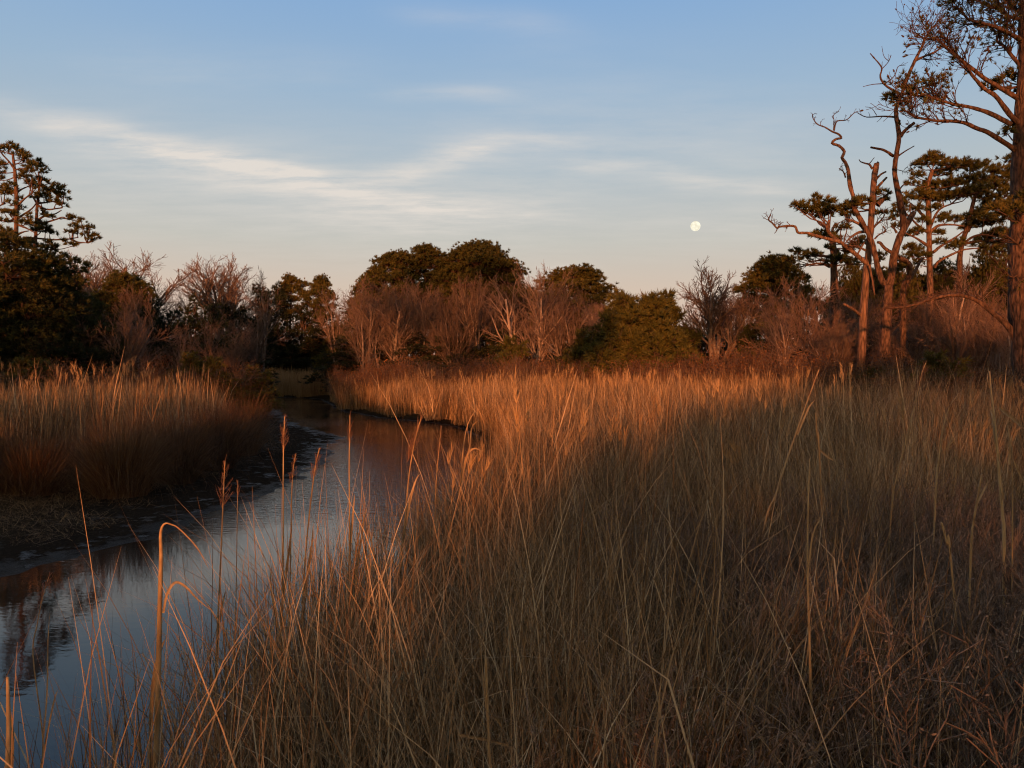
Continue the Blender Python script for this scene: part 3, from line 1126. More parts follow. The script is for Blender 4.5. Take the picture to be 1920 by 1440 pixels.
def build_traced():
    # --- the big pine cut by the edge of the frame
    T = Trace(22.0, 21)
    trunk, tr = T.limb([(1942, 860), (1934, 700), (1924, 560), (1921, 420), (1925, 280), (1930, 120), (1933, -20), (1936, -160)], 34, 15, sides=14)
    A, ra = T.limb([z2(1800, 690), z2(1500, 490), z2(1300, 410), z2(1150, 345), z2(950, 320), z2(780, 318), z2(620, 290), z2(500, 265), z2(430, 205), z2(330, 185)], 5.0, 1.0, (0, -1.5))
    B, rb = T.limb([z2(1760, 370), z2(1500, 230), z2(1250, 150), z2(1000, 100), z2(800, 40), z2(650, -10), z1(560, 1235), z1(430, 1215)], 4.6, 1.0, (0, 1.2))
    Cc, rc = T.limb([z2(1880, 380), z2(1720, 220), z1(1560, 1240), z1(1400, 1130), z1(1250, 960), z1(1160, 820), z1(1060, 730), z1(900, 590), z1(780, 500), z1(680, 520)], 5.2, 0.9, (0, -0.8))
    Dd, rd = T.limb([z1(1880, 1290), z1(1600, 1120), z1(1400, 1000), z1(1250, 880), z1(1150, 800), z1(1080, 740)], 4.6, 2.4, (0, -0.4))
    Ee, re = T.limb([z1(1900, 870), z1(1790, 750), z1(1680, 610), z1(1570, 520), z1(1610, 400), z1(1560, 330)], 4.0, 1.4, (0, 0.8))
    Ff, rf = T.limb([z1(1960, 560), z1(1750, 440), z1(1560, 350), z1(1350, 290), z1(1220, 255), z1(1130, 170), z1(1070, 95)], 4.5, 1.0, (0, -1.0))
    Gg, rg = T.limb([z1(1960, 260), z1(1750, 220), z1(1600, 130), z1(1450, 60), z1(1300, 10)], 4.0, 1.2, (0, 0.6))
    Hh, rh = T.limb([z1(1960, 330), z1(1850, 150), z1(1700, 20), z1(1550, -120)], 4.0, 1.5, (0, 1.4))
    tips = T.twigs(A, ra, 26, 0.75, 0.30, 2, 0.12)
    T.cones(tips, 0.35)
    T.tufts(tips, 0.20, 14, 0.30, 0.45)
    tips = T.twigs(B, rb, 34, 0.66, 0.35, 2, 0.10)
    T.tufts(tips, 0.20, 16, 0.62, 0.55)
    T.cones(tips, 0.3)
    tips = T.twigs(Cc, rc, 34, 0.75, 0.42, 2, 0.08)
    T.cones(tips, 0.55)
    T.tufts(tips, 0.16, 12, 0.5, 0.6)
    tips = T.twigs(Dd, rd, 6, 0.6, 0.1, 2, 0.08)
    T.tufts(tips, 0.18, 12, 0.3, 0.6)
    for pl, rl in ((Ee, re), (Ff, rf), (Gg, rg), (Hh, rh)):
        tips = T.twigs(pl, rl, 26, 0.7, 0.12, 2, 0.05)
        T.tufts(tips, 0.19, 14, 0.85, 0.6)
        T.cones(tips, 0.35)
    T.puffs([(1868, 160, 13, 0.3), (1890, 150, 14, 0.5), (1905, 135, 12, 0.2), (1850, 168, 9, 0.3), (1895, 172, 11, 0.6), (1896, 240, 10, 0.2), (1890, 250, 9, -0.2)], 1.2, 0.2, trunk)
    T.puffs([(1905, 395, 16, -0.6), (1890, 385, 14, -0.5), (1870, 392, 13, -0.9), (1880, 405, 12, -0.5), (1915, 372, 14, -0.5)], 1.4, 0.2, trunk, vb=0.62)
    for pts, w in (([(1925, 470), (1905, 455), (1885, 440)], 3), ([(1925, 500), (1900, 520), (1880, 505)], 2)):
        pl, rl = T.limb(pts, w, 1, (0, -0.5))
        T.tufts(T.twigs(pl, rl, 6, 0.5, 0.3, 2), 0.18, 12, 0.5)
    arch, rr = T.limb([(1915, 660), (1893, 615), (1860, 585), (1835, 565), (1805, 554), (1770, 555), (1740, 563), (1700, 575), (1660, 578)], 7, 1.6, (0, 1.0))
    T.twigs(arch, rr, 16, 0.55, 0.35, 2, 0.0)
    T.done('pine_tree', 'tall thick-trunked pine cut by the picture edge, bare limbs reaching towards the moon', 'pine tree', 1938)

    # --- forked dead-topped pine
    T = Trace(30.0, 22)
    t0, r0 = T.limb([(1652, 735), (1655, 690), (1659, 640), (1663, 590), (1666, 535)], 13, 7.6, sides=12)
    st, rs = T.limb([r5(985, 680), r5(1005, 600), r5(1018, 480), r5(1060, 350), r5(1085, 290), r5(1082, 200), r5(1060, 100), r4(1070, 1440), r4(1045, 1310), r4(1025, 1200), r4(1035, 1080), r4(1055, 950), r4(1040, 830), r4(1035, 750),
                     r4(1070, 660), r4(1120, 520), r4(1165, 420)], 7.6, 2.8, (0, -0.4), sides=10)
    a1, q1 = T.limb([r4(1165, 420), r4(1215, 320), r4(1250, 240), r4(1285, 190), r4(1345, 150)], 3.0, 0.9)
    a2, q2 = T.limb([r4(1165, 420), r4(1230, 390), r4(1320, 350), r4(1370, 290), r4(1400, 230)], 2.6, 0.9, (0, 0.7))
    a3, q3 = T.limb([r4(1250, 240), r4(1240, 190), r4(1215, 150), r4(1260, 100)], 1.4, 0.6)
    a4, q4 = T.limb([r4(1240, 270), r4(1180, 240), r4(1150, 180), r4(1140, 120)], 1.4, 0.6, (0, -0.4))
    a5, q5 = T.limb([r4(1060, 650), r4(960, 590), r4(925, 530), r4(935, 470), r4(890, 410), r4(855, 370)], 2.4, 0.8, (0, -0.6))
    a6, q6 = T.limb([r4(950, 585), r4(1020, 530), r4(1050, 460), r4(1100, 450)], 1.4, 0.6, (-.3, 0.3))
    a7, q7 = T.limb([r4(935, 480), r4(980, 430), r4(1000, 380)], 1.1, 0.6, (-.4, 0))
    a8, q8 = T.limb([r4(985, 425), r4(950, 390), r4(935, 320)], 0.9, 0.5)
    a9, q9 = T.limb([r4(940, 580), r4(870, 585), r4(805, 600)], 1.1, 0.6)
    a10, q10 = T.limb([r4(1020, 810), r4(940, 805), r4(830, 810), r4(765, 780)], 1.9, 0.6, (0, -0.3))
    a11, q11 = T.limb([r4(900, 800), r4(865, 750), r4(820, 740)], 0.9, 0.5)
    for pl, rl, n in ((a1, q1, 20), (a2, q2, 20), (a3, q3, 10), (a4, q4, 10)):
        tips = T.twigs(pl, rl, n, 0.95, 0.12, 2, 0.02, 0.2, (0.5, 1.2), (3, 5))
        T.cones(tips, 0.22)
    for pl, rl in ((a5, q5), (a6, q6), (a7, q7), (a10, q10)):
        T.twigs(pl, rl, 3, 0.3, 0.3, 1, 0.02, 0.2, (0.5, 1.1))
    # broken stubs
    T.limb([r4(1065, 945), r4(1100, 900), r4(1160, 850)], 3.6, 2.6)
    T.limb([r4(1015, 1080), r4(950, 1040), r4(860, 1020)], 3.0, 1.8, (0, -0.5))
    T.limb([r4(1055, 1075), r4(1100, 1045), r4(1160, 1010)], 1.6, 0.8)
    T.limb([r4(1060, 1310), r4(1080, 1285), r4(1108, 1270)], 1.6, 0.8)
    a, q = T.limb([r4(1045, 1175), r4(1100, 1185), r4(1150, 1170)], 0.9, 0.5)
    T.twigs(a, q, 5, 0.35, 0.2, 2, 0.02, 0.2, (0.5, 1.2), (2, 3))
    # living limb with tufts
    b1, p1 = T.limb([r4(1075, 660), r4(1180, 610), r4(1290, 585), r4(1400, 545)], 2.2, 0.9, (0, 0.6))
    T.tufts(T.twigs(b1, p1, 16, 0.35, 0.1, 2, 0.12, kids=(2, 4)), 0.22, 16, 0.85, 0.6)
    b2, p2 = T.limb([r4(1085, 650), r4(1200, 665), r4(1310, 690), r4(1360, 670)], 1.8, 0.8, (0, 0.9))
    tips = T.twigs(b2, p2, 14, 0.4, 0.2, 2, 0.06, kids=(2, 4))
    T.tufts(tips, 0.2, 14, 0.6, 0.55)
    T.cones(tips, 0.25)
    T.puffs([(1664, 182, 7), (1672, 190, 8), (1683, 186, 7), (1700, 185, 7), (1693, 195, 7), (1677, 178, 6)], 1.3, 0.2, st)
    # left stem of the fork and the second bole
    T.limb([r5(985, 690), r5(930, 640), r5(895, 500), r5(870, 390), r5(835, 310), r5(800, 240)], 6, 4, (0, 0.5), sides=9)
    T.limb([r5(1085, 300), r5(1130, 220), r5(1158, 180)], 6.5, 4.5, (0, 0.2), sides=9)
    T.limb([r5(1040, 320), r5(1020, 290), r5(1000, 275)], 2.5, 0.8)
    a, q = T.limb([r5(1010, 460), r5(960, 430), r5(925, 390), r5(905, 385)], 3.6, 2.4)
    a, q = T.limb([r5(1050, 490), r5(1100, 515), r5(1130, 550), r5(1125, 620), r5(1090, 690), r5(1080, 800), r5(1085, 950), r5(1075, 1180)], 4.2, 6, (0, 0.9))
    T.limb([r5(1090, 690), r5(1150, 610), r5(1190, 540), r5(1215, 500)], 4, 2.2, (0.8, 1.4))
    T.twigs(a, q, 8, 0.7, 0.3, 2, 0.02)
    T.done('forked_pine_tree', 'forked half-dead pine with a bare twisted top, right of the broken snag', 'dead tree', 1655, M_PINEBARK)

    # --- the snag with the zigzag branch and a living limb towards the moon
    T = Trace(31.0, 23)
    tr_, rr_ = T.limb([(1613, 745), (1614, 690), (1617, 620), (1621, 553), (1626, 500), (1630, 458), (1634, 405), (1637, 360), (1640, 325), (1644, 307)], 8.0, 4.8, sides=12)
    T.limb([r4(905, 1135), r4(912, 1128), r4(905, 1118)], 3.0, 0.8)
    T.limb([r4(890, 1250), r4(925, 1210), r4(965, 1188)], 2.4, 1.4)
    T.limb([r4(895, 1310), r4(930, 1270), r4(970, 1228)], 3.0, 1.8)
    T.limb([r4(870, 1170), r4(850, 1140), r4(820, 1130), r4(790, 1120), r4(778, 1104)], 2.4, 0.7)
    T.limb([r4(848, 1135), r4(865, 1115), r4(884, 1090)], 1.3, 0.6)
    T.limb([r4(905, 1420), r4(940, 1385), r4(975, 1345), r4(1005, 1322)], 5.5, 1.0)
    zz, rz = T.limb([r5(830, 310), r5(790, 230), r5(745, 150), r5(738, 90), r4(735, 1350), r4(712, 1280), r4(703, 1180), r4(682, 1125), r4(660, 1090), r4(676, 1050), r4(640, 1010), r4(590, 990), r4(622, 962), r4(655, 955), r4(638, 930), r4(590, 910)], 5.0, 1.7, (0, -0.4), per=3)
    y1, s1 = T.limb([r4(590, 910), r4(540, 880), r4(490, 860), r4(460, 820), r4(455, 788)], 1.6, 0.7)
    y2, s2 = T.limb([r4(605, 905), r4(625, 840), r4(690, 830), r4(740, 785), r4(770, 770)], 1.4, 0.6)
    y3, s3 = T.limb([r4(600, 900), r4(605, 840), r4(600, 800), r4(640, 768)], 1.2, 0.6)
    y4, s4 = T.limb([r4(685, 1230), r4(670, 1190), r4(640, 1165)], 1.6, 0.8)
    y5, s5 = T.limb([r4(740, 1340), r4(725, 1260), r4(715, 1190)], 1.3, 0.6)
    for a, q in ((y1, s1), (y2, s2), (y3, s3), (y4, s4)):
        T.twigs(a, q, 6, 0.28, 0.15, 2, 0.02, 0.22, (0.5, 1.2), (1, 3))
    # limb running out to the left with a bare crooked end
    lm, lr = T.limb([z3(1340, 1010), z3(1150, 850), z3(1000, 730), z3(880, 640), z3(830, 560), z3(860, 470)], 4.5, 2.0, (0, -1.2))
    b, q = T.limb([z3(1000, 730), z3(850, 690), z3(690, 650), z3(600, 620), z3(490, 615), z3(455, 545), z3(380, 535), z3(270, 545), z3(235, 560), z3(180, 500), z3(135, 460), z3(160, 400)], 3.4, 1.1, (-0.6, -1.6))
    T.twigs(b, q, 12, 0.28, 0.5, 2, 0.04, 0.22, (0.5, 1.2), (2, 4))
    T.limb([z3(240, 570), z3(225, 600), z3(205, 625)], 1.2, 0.6, (-1.6, -1.6))
    T.puffs([z3(500, 300) + (8,), z3(580, 340) + (11,), z3(680, 280) + (10,), z3(720, 210) + (8,), z3(780, 340) + (13,), z3(850, 250) + (10,), z3(880, 350) + (12,), z3(650, 380) + (11,), z3(800, 420) + (12,),
             z3(980, 360) + (10,), z3(1050, 330) + (11,), z3(1100, 420) + (10,), z3(1230, 230) + (10,), z3(1180, 300) + (10,), z3(1300, 260) + (11,), z3(740, 650) + (12,), z3(850, 670) + (12,), z3(930, 700) + (10,),
             z3(1060, 280) + (7,), z3(460, 290) + (6,), z3(1500, 150) + (8,), z3(1520, 220) + (8,), z3(1480, 390) + (8,), z3(1000, 560) + (9,)], 1.1, 0.21, np.vstack([lm, tr_[-12:]]), 0.5, grow_=1.25)
    for pts, w in (([z3(1300, 580), z3(1220, 510), z3(1100, 460), z3(1050, 450)], 4.5), ([z3(1300, 600), z3(1200, 620), z3(1100, 690), z3(1060, 740)], 3.2), ([z3(1390, 560), z3(1440, 510), z3(1500, 450), z3(1530, 400)], 2.0), ([z3(1410, 690), z3(1460, 640), z3(1540, 600), z3(1510, 540)], 1.6),
                   ([z3(1300, 830), z3(1200, 780), z3(1100, 770)], 2.2)):
        a, q = T.limb(pts, w, 1.0, (0, -0.6))
        T.twigs(a, q, 7, 0.5, 0.3, 2, 0.02, 0.2, (0.5, 1.1), (2, 4))
    T.limb([r5(790, 890), r5(740, 850), r5(672, 812)], 3.2, 2.2, (0, -0.8))
    T.limb([r5(850, 540), r5(870, 640), r5(885, 750)], 3.0, 1.2, (-0.3, -0.3))
    T.done('broken_pine_snag', 'broken pine snag with a zigzag dead branch and one needle-covered limb', 'dead tree', 1613, M_DEADWOOD)

    # --- pine behind the snag (thick bole low on the left)
    T = Trace(37.0, 24)
    tt, q = T.limb([(1566, 760), (1566, 640), (1565, 560), (1563, 480), (1560, 440)], 9, 5.5, sides=10)
    T.limb([z3(880, 760), z3(930, 660), z3(900, 590), z3(940, 500)], 4, 2)
    T.puffs([z3(520, 870) + (9,), z3(460, 840) + (8,), z3(600, 880) + (8,), z3(660, 850) + (8,), z3(720, 880) + (7,), z3(420, 930) + (7,), z3(350, 940) + (6,), z3(550, 930) + (8,), z3(850, 800) + (8,), z3(1000, 940) + (13,), z3(1040, 860) + (12,),
             z3(1150, 800) + (12,), z3(900, 960) + (12,), z3(1230, 760) + (11,), z3(1250, 700) + (10,), z3(1460, 880) + (9,), z3(1480, 950) + (8,), z3(1080, 980) + (14,)], 1.3, 0.22, tt, 0.42)
    for pts in ([z3(870, 1030), z3(760, 985), z3(640, 1000), z3(500, 1030)], [z3(860, 950), z3(750, 950), z3(640, 960)], [z3(930, 640), z3(1000, 560), z3(1130, 520)]):
        a, q = T.limb(pts, 2.5, 1)
        T.tufts(T.twigs(a, q, 8, 0.4, 0.2, 2), 0.2, 14, 0.5)
    T.done('short_boled_pine', 'low pine standing just behind the broken snag, tufted ledges of needles', 'pine tree', 1566)

    # --- two flat-topped pines between the fork and the edge pine
    T = Trace(38.0, 25)
    tt, q = T.limb([(1744, 770), (1745, 640), (1744, 540), (1743, 470), (1741, 400), (1740, 350), (1748, 320)], 7, 3.5, sides=10)
    up = [T.limb(p, 3, 1.2, d)[0] for p, d in (
        ([z4(780, 620), z4(680, 560), z4(600, 480), z4(560, 420)], (0, -1)), ([z4(790, 560), z4(860, 400), z4(930, 320), z4(1050, 270)], (0, 0.8)), ([z4(800, 600), z4(900, 530), z4(1050, 520), z4(1200, 540)], (0, -0.6)),
        ([z4(780, 480), z4(640, 340), z4(560, 260)], (0, 1)), ([z4(830, 850), z4(950, 760), z4(1100, 670), z4(1190, 600)], (0, 0.5)), ([z4(850, 1030), z4(900, 960), z4(1050, 880), z4(1200, 820), z4(1380, 800)], (0, -0.8)),
        ([z4(760, 770), z4(640, 690), z4(500, 620)], (0, -0.5)), ([z4(760, 880), z4(620, 860), z4(560, 840)], (0, 0.4)))]
    att = np.vstack([tt] + up)
    T.puffs([(1738, 302, 12), (1752, 296, 11), (1762, 306, 12), (1724, 312, 9), (1780, 310, 12), (1800, 312, 13), (1815, 308, 11), (1826, 318, 11), (1770, 325, 12), (1718, 330, 9), (1710, 345, 9), (1742, 352, 13), (1765, 350, 14),
             (1790, 345, 13), (1812, 340, 13), (1835, 335, 12), (1720, 365, 12), (1738, 372, 13), (1757, 372, 14), (1780, 370, 14), (1803, 365, 14), (1704, 372, 10), (1690, 385, 9), (1682, 395, 8), (1678, 410, 7), (1682, 425, 7), (1826, 360, 13),
             (1755, 390, 9), (1720, 392, 9), (1730, 415, 8), (1770, 405, 8), (1712, 440, 8), (1720, 435, 8), (1758, 438, 8), (1762, 455, 8), (1705, 465, 9), (1720, 470, 9), (1735, 480, 8), (1712, 480, 9), (1722, 492, 8), (1770, 415, 8), (1790, 412, 8)], 1.15, 0.22, att, 0.55, grow_=1.4)
    T.done('flat_topped_pine', 'flat-topped pine with a wide olive crown, directly right of the forked dead pine', 'pine tree', 1744)

    T = Trace(41.0, 26)
    tt, q = T.limb([(1800, 770), (1800, 600), (1799, 500), (1803, 460), (1812, 430), (1822, 390), (1830, 360)], 6.5, 3, sides=10)
    up = [T.limb(p, 3, 1.2, d)[0] for p, d in (
        ([z4(1150, 800), z4(1280, 680), z4(1420, 640), z4(1560, 660)], (0, -0.8)), ([z4(1180, 760), z4(1350, 720), z4(1560, 720), z4(1640, 740)], (0, 0.6)), ([z4(1250, 600), z4(1350, 400), z4(1450, 260)], (0, 0.8)),
        ([z4(1740, 1150), z4(1640, 1040), z4(1580, 960), z4(1510, 900)], (0, -0.5)), ([z4(1600, 720), z4(1520, 800), z4(1540, 900)], (0.5, 0.5)))]
    att = np.vstack([tt] + up)
    T.puffs([(1838, 352, 13), (1855, 345, 14), (1872, 352, 14), (1888, 365, 13), (1845, 370, 14), (1862, 380, 14), (1880, 390, 14), (1850, 395, 12), (1872, 330, 11), (1860, 320, 11), (1885, 320, 12), (1895, 335, 12), (1850, 310, 9), (1895, 300, 11),
             (1812, 412, 11), (1828, 405, 12), (1845, 410, 12), (1860, 418, 12), (1835, 422, 11), (1815, 425, 9), (1872, 408, 12), (1875, 438, 13), (1890, 440, 13), (1855, 442, 12), (1840, 450, 9), (1865, 455, 10), (1895, 455, 12), (1880, 470, 9),
             (1790, 458, 8), (1785, 465, 7), (1800, 452, 7), (1830, 460, 7), (1845, 465, 7)], 1.15, 0.23, att, 0.55, grow_=1.4)
    T.done('leaning_crown_pine', 'pine with layered olive needle shelves, partly hidden by the thick edge trunk', 'pine tree', 1800)

    # --- the pine pair at the left edge
    T = Trace(38.0, 27)
    tt, q = T.limb([(20, 760), (24, 640), (26, 560), (29, 470), (31, 400), (30, 350), (27, 315), (24, 290)], 6.5, 2.2, sides=10)

    def w5(x, y):
        return (x / 6.857, 260 + y / 6.857)
    up = [T.limb(p, 2.2, 0.9, d)[0] for p, d in (
        ([w5(190, 400), w5(120, 300), w5(30, 200), w5(0, 150)], (0, -0.6)), ([w5(210, 700), w5(280, 650), w5(360, 615)], (0, 0.5)), ([w5(225, 860), w5(330, 760), w5(420, 700)], (0, -0.5)), ([w5(230, 1020), w5(340, 950), w5(430, 880), w5(480, 800)], (0, 0.8)),
        ([w5(190, 930), w5(80, 905), w5(-20, 920)], (0, 0.4)), ([w5(240, 1110), w5(360, 1160), w5(450, 1210)], (0, -0.8)), ([w5(180, 1040), w5(90, 1060), w5(-40, 1040)], (0, 0.6)), ([w5(60, 830), w5(20, 850), w5(-30, 880)], (0, 0.6)),
        ([w5(230, 1230), w5(300, 1200), w5(370, 1185)], (0, 0.4)))]
    T.puffs([w5(60, 130) + (8,), w5(130, 110) + (9,), w5(210, 140) + (9,), w5(270, 190) + (9,), w5(290, 260) + (8,), w5(330, 230) + (7,), w5(20, 140) + (7,), w5(340, 290) + (6,), w5(380, 420) + (8,), w5(320, 470) + (9,), w5(270, 500) + (8,), w5(330, 390) + (7,),
             w5(420, 340) + (7,), w5(400, 580) + (9,), w5(130, 590) + (8,), w5(60, 640) + (9,), w5(160, 660) + (8,), w5(100, 700) + (8,), w5(10, 690) + (9,), w5(150, 840) + (8,), w5(120, 960) + (9,), w5(170, 990) + (8,), w5(60, 950) + (7,), w5(260, 900) + (6,),
             w5(-10, 330) + (9,), w5(-10, 420) + (8,), w5(0, 530) + (7,), w5(30, 1060) + (8,), w5(280, 1080) + (7,), w5(340, 1080) + (8,), w5(20, 1180) + (11,), w5(60, 1230) + (12,), w5(-10, 1280) + (14,), w5(250, 780) + (5,), w5(380, 1000) + (6,)], 0.95, 0.23, np.vstack([tt] + up), 0.52, grow_=1.15)
    T.done('tall_left_pine', 'tall slender pine with an airy crown at the far left edge', 'pine tree', 20)

    T = Trace(40.0, 28)
    tt, q = T.limb([(58, 760), (60, 640), (64, 560), (66, 470), (68, 420), (70, 385), (74, 350)], 5, 2, sides=10)
    up = [T.limb(p, 2.2, 0.9, d)[0] for p, d in (
        ([w5(470, 1060), w5(560, 1080), w5(700, 1045), w5(800, 1010), w5(860, 1030)], (0, -0.6)), ([w5(300, 1270), w5(460, 1280), w5(700, 1300), w5(880, 1290), w5(1000, 1270)], (0, 0.6)), ([w5(490, 860), w5(600, 910), w5(720, 900), w5(800, 890)], (0, -0.4)),
        ([w5(480, 1050), w5(600, 980), w5(700, 970), w5(790, 920)], (0, 0.6)), ([w5(480, 840), w5(430, 760), w5(400, 700)], (0, 0.3)), ([w5(490, 830), w5(600, 820), w5(740, 800)], (0, 0.3)), ([w5(910, 1290), w5(1000, 1330), w5(1120, 1340)], (0.6, 0.6)),
        ([w5(930, 1290), w5(940, 1210), w5(980, 1160)], (0.6, 0.6)))]
    T.puffs([w5(430, 330) + (7,), w5(490, 320) + (8,), w5(530, 380) + (7,), w5(500, 420) + (7,), w5(560, 430) + (6,), w5(540, 530) + (7,), w5(620, 570) + (6,), w5(470, 620) + (9,), w5(550, 640) + (10,), w5(560, 740) + (10,), w5(640, 690) + (10,), w5(700, 640) + (8,),
             w5(770, 610) + (8,), w5(820, 680) + (8,), w5(740, 730) + (9,), w5(800, 760) + (8,), w5(720, 810) + (8,), w5(800, 860) + (8,), w5(640, 790) + (8,), w5(500, 750) + (7,), w5(530, 950) + (8,), w5(620, 1000) + (7,), w5(660, 1010) + (6,), w5(480, 1110) + (10,),
             w5(420, 1100) + (8,), w5(540, 1130) + (10,), w5(580, 1190) + (10,), w5(640, 1210) + (8,), w5(520, 1180) + (9,), w5(880, 1010) + (7,), w5(960, 1040) + (8,), w5(1050, 1070) + (7,), w5(950, 1130) + (8,), w5(1060, 1150) + (9,), w5(1150, 1150) + (7,),
             w5(880, 1200) + (6,), w5(1000, 1220) + (7,), w5(1150, 1240) + (9,), w5(1210, 1280) + (8,), w5(1180, 1310) + (7,), w5(850, 1330) + (7,), w5(930, 1370) + (8,), w5(620, 1350) + (8,), w5(700, 1390) + (8,), w5(360, 1320) + (8,), w5(480, 1400) + (10,),
             (95, 470, 12), (110, 480, 10), (140, 492, 10), (158, 498, 9), (150, 508, 10), (70, 480, 14), (85, 500, 14), (60, 510, 15), (100, 520, 12), (95, 545, 12), (125, 515, 9), (70, 545, 14)], 0.95, 0.23, np.vstack([tt] + up), 0.45, grow_=1.15)
    T.done('spreading_left_pine', 'pine with one long level branch reaching right, beside the far left pine', 'pine tree', 58)


build_traced()


# ------------------------------------------------------------------ the wood along the far bank
def build_wood():
    hid = {}
    # bare tree kinds, built once near the origin and then set in place
    kinds = {
        'vase': (fit_height(bare_tree(31, 8, 5, 0.34, 0.13, 5), 8), M_GREYBARK),
        'tall': (fit_height(bare_tree(32, 9, 3, 0.24, 0.16, 5, 0.06), 9), M_GREYBARK),
        'round': (fit_height(bare_tree(33, 7, 6, 0.60, 0.14, 6, 0.02, True), 7), M_GREYBARK),
        'broad': (fit_height(bare_tree(34, 7, 7, 0.75, 0.11, 5, 0.03), 7), M_TWIG),
        'thin': (fit_height(bare_tree(35, 7.5, 2, 0.18, 0.12, 5, 0.05), 7.5), M_GREYBARK),
        'crown': (fit_height(bare_tree(36, 9, 7, 0.55, 0.16, 6, 0.03, True), 9), M_GREYBARK),
    }
    made = {}

    def put_bare(kind, px, D, top, rz, label, group=None, wide=1.0, name='bare_tree'):
        W, m = kinds[kind]
        b = foot(px, D)
        z = P(px, top, D)[2]
        h0 = {'vase': 8, 'tall': 9, 'round': 7, 'broad': 7, 'thin': 7.5, 'crown': 9}[kind]
        s = (z - b[2]) / h0
        if kind not in made:
            e = tree_object(name, label, 'bare tree', group, W, None, (0, 0, 0), m, None, seed=3)
            e.location = b
            e.rotation_euler = (0, 0, rz)
            e.scale = (s * wide, s * wide, s)
            made[kind] = e
            return e
        e = copy_tree(made[kind], b, rz, (s * wide, s * wide, s), label, group)
        e.name = name
        return e

    singles = [
        ('crown', 195, 60, 452, 0.4, 'bare pinkish fan-shaped tree behind the spreading left pine', 1.5),
        ('broad', 318, 72, 522, 1.0, 'low bare brush-topped tree between the left pines and the tall leaning bare tree', 0.9),
        ('crown', 428, 74, 470, 2.2, 'tall bare tree leaning left, alone against the pale sky', 1.35),
        ('thin', 484, 62, 498, 0.8, 'thin bare treetop beside the tall leaning bare tree', 0.7),
        ('thin', 685, 56, 520, 1.4, 'pale forked bare trunk leftmost under the domed pines', 1.0),
        ('vase', 745, 57, 512, 0.3, 'cluster of grey leaning bare stems under the left domed pine', 1.1),
        ('tall', 778, 58, 520, 1.1, 'straight grey bare tree under the middle domed pine', 0.8),
        ('vase', 852, 55, 540, 2.0, 'bare reddish-lit tree below the right domed pine', 0.9),
        ('crown', 893, 58, 503, 1.6, 'rust-coloured bushy bare tree in front of the right domed pine', 0.8),
        ('tall', 990, 54, 488, 0.6, 'bare tree with glowing orange trunk between the domed pines and the round pine', 1.1),
        ('vase', 1062, 53, 512, 1.3, 'many-stemmed orange-lit bare tree in front of the round pine', 1.1),
        ('round', 1342, 42, 474, 0.5, 'round-headed bare tree standing beneath the moon', 1.05),
        ('broad', 1503, 36, 505, 0.9, 'grey dead wide-branched tree left of the broken snag', 0.85),
        ('thin', 1814, 30, 480, 2.6, 'slim bare sapling in front of the layered pine', 0.8),
        ('thin', 1770, 31, 540, 0.3, 'short bare sapling right of the forked dead pine', 0.9),
    ]
    for k, px, D, top, rz, lab, wd in singles:
        put_bare(k, px, D, top, rz, lab, None, wd)
    # the thicket: trees nothing tells apart
    g = np.random.default_rng(77)
    ks = list(kinds)
    thick = []
    for px in np.linspace(150, 620, 11):
        thick.append((px + g.uniform(-15, 15), g.uniform(56, 72) if px < 440 else g.uniform(80, 92), np.interp(px, [150, 260, 330, 430, 520, 620], [520, 525, 560, 570, 545, 528]) + g.uniform(-6, 22)))
    for px in np.linspace(640, 1130, 27):
        thick.append((px + g.uniform(-10, 10), g.uniform(56, 72), np.interp(px, [640, 700, 800, 900, 1000, 1060, 1130], [535, 515, 522, 512, 500, 515, 540]) + g.uniform(-5, 32)))
    for px in np.linspace(1130, 1640, 14):
        thick.append((px + g.uniform(-12, 12), g.uniform(48, 66), np.interp(px, [1130, 1200, 1300, 1420, 1500, 1640], [535, 540, 530, 515, 520, 545]) + g.uniform(-4, 30)))
    for px in np.linspace(1660, 1980, 11):
        thick.append((px + g.uniform(-12, 12), g.uniform(40, 60), np.interp(px, [1660, 1760, 1860, 1900, 1980], [575, 560, 480, 520, 520]) + g.uniform(-4, 45)))
    def thicket_label(px):
        if px < 450:
            return 'bare winter tree in the shaded thicket left of the conical evergreen', 'bare trees left of the conical evergreen'
        if px < 660:
            return 'bare winter tree in the dim thicket above the far creek bend', 'bare trees above the creek bend'
        if px < 960:
            return 'bare winter tree in the thicket under the domed pines', 'bare trees under the domed pines'
        if px < 1290:
            return 'bare winter tree in the thicket behind the bushy young pines', 'bare trees behind the bushy young pines'
        if px < 1650:
            return 'bare winter tree in the thicket between round-headed tree and forked pine', 'bare trees left of the forked dead pine'
        return 'bare winter tree in the thicket behind the flat-topped pines', 'bare trees behind the flat-topped pines'

    for i, (px, D, top) in enumerate(thick):
        put_bare(('tall', 'thin', 'vase', 'tall', 'thin', 'crown', 'round', 'broad')[int(g.integers(0, 6 if 640 < px < 1130 else 8))], px, D, top - 6, g.uniform(0, 6.28), *thicket_label(px), g.uniform(0.7, 1.0))

    for i, (px, D, top) in enumerate(((205, 40, 545), (255, 42, 570), (345, 43, 600), (420, 44, 590))):
        put_bare(('broad', 'vase', 'thin')[i % 3], px, D, top, i * 1.3, 'grey bare tree overhanging the dark evergreens behind the left bank', 'bare trees before the dark left evergreens', 0.9)
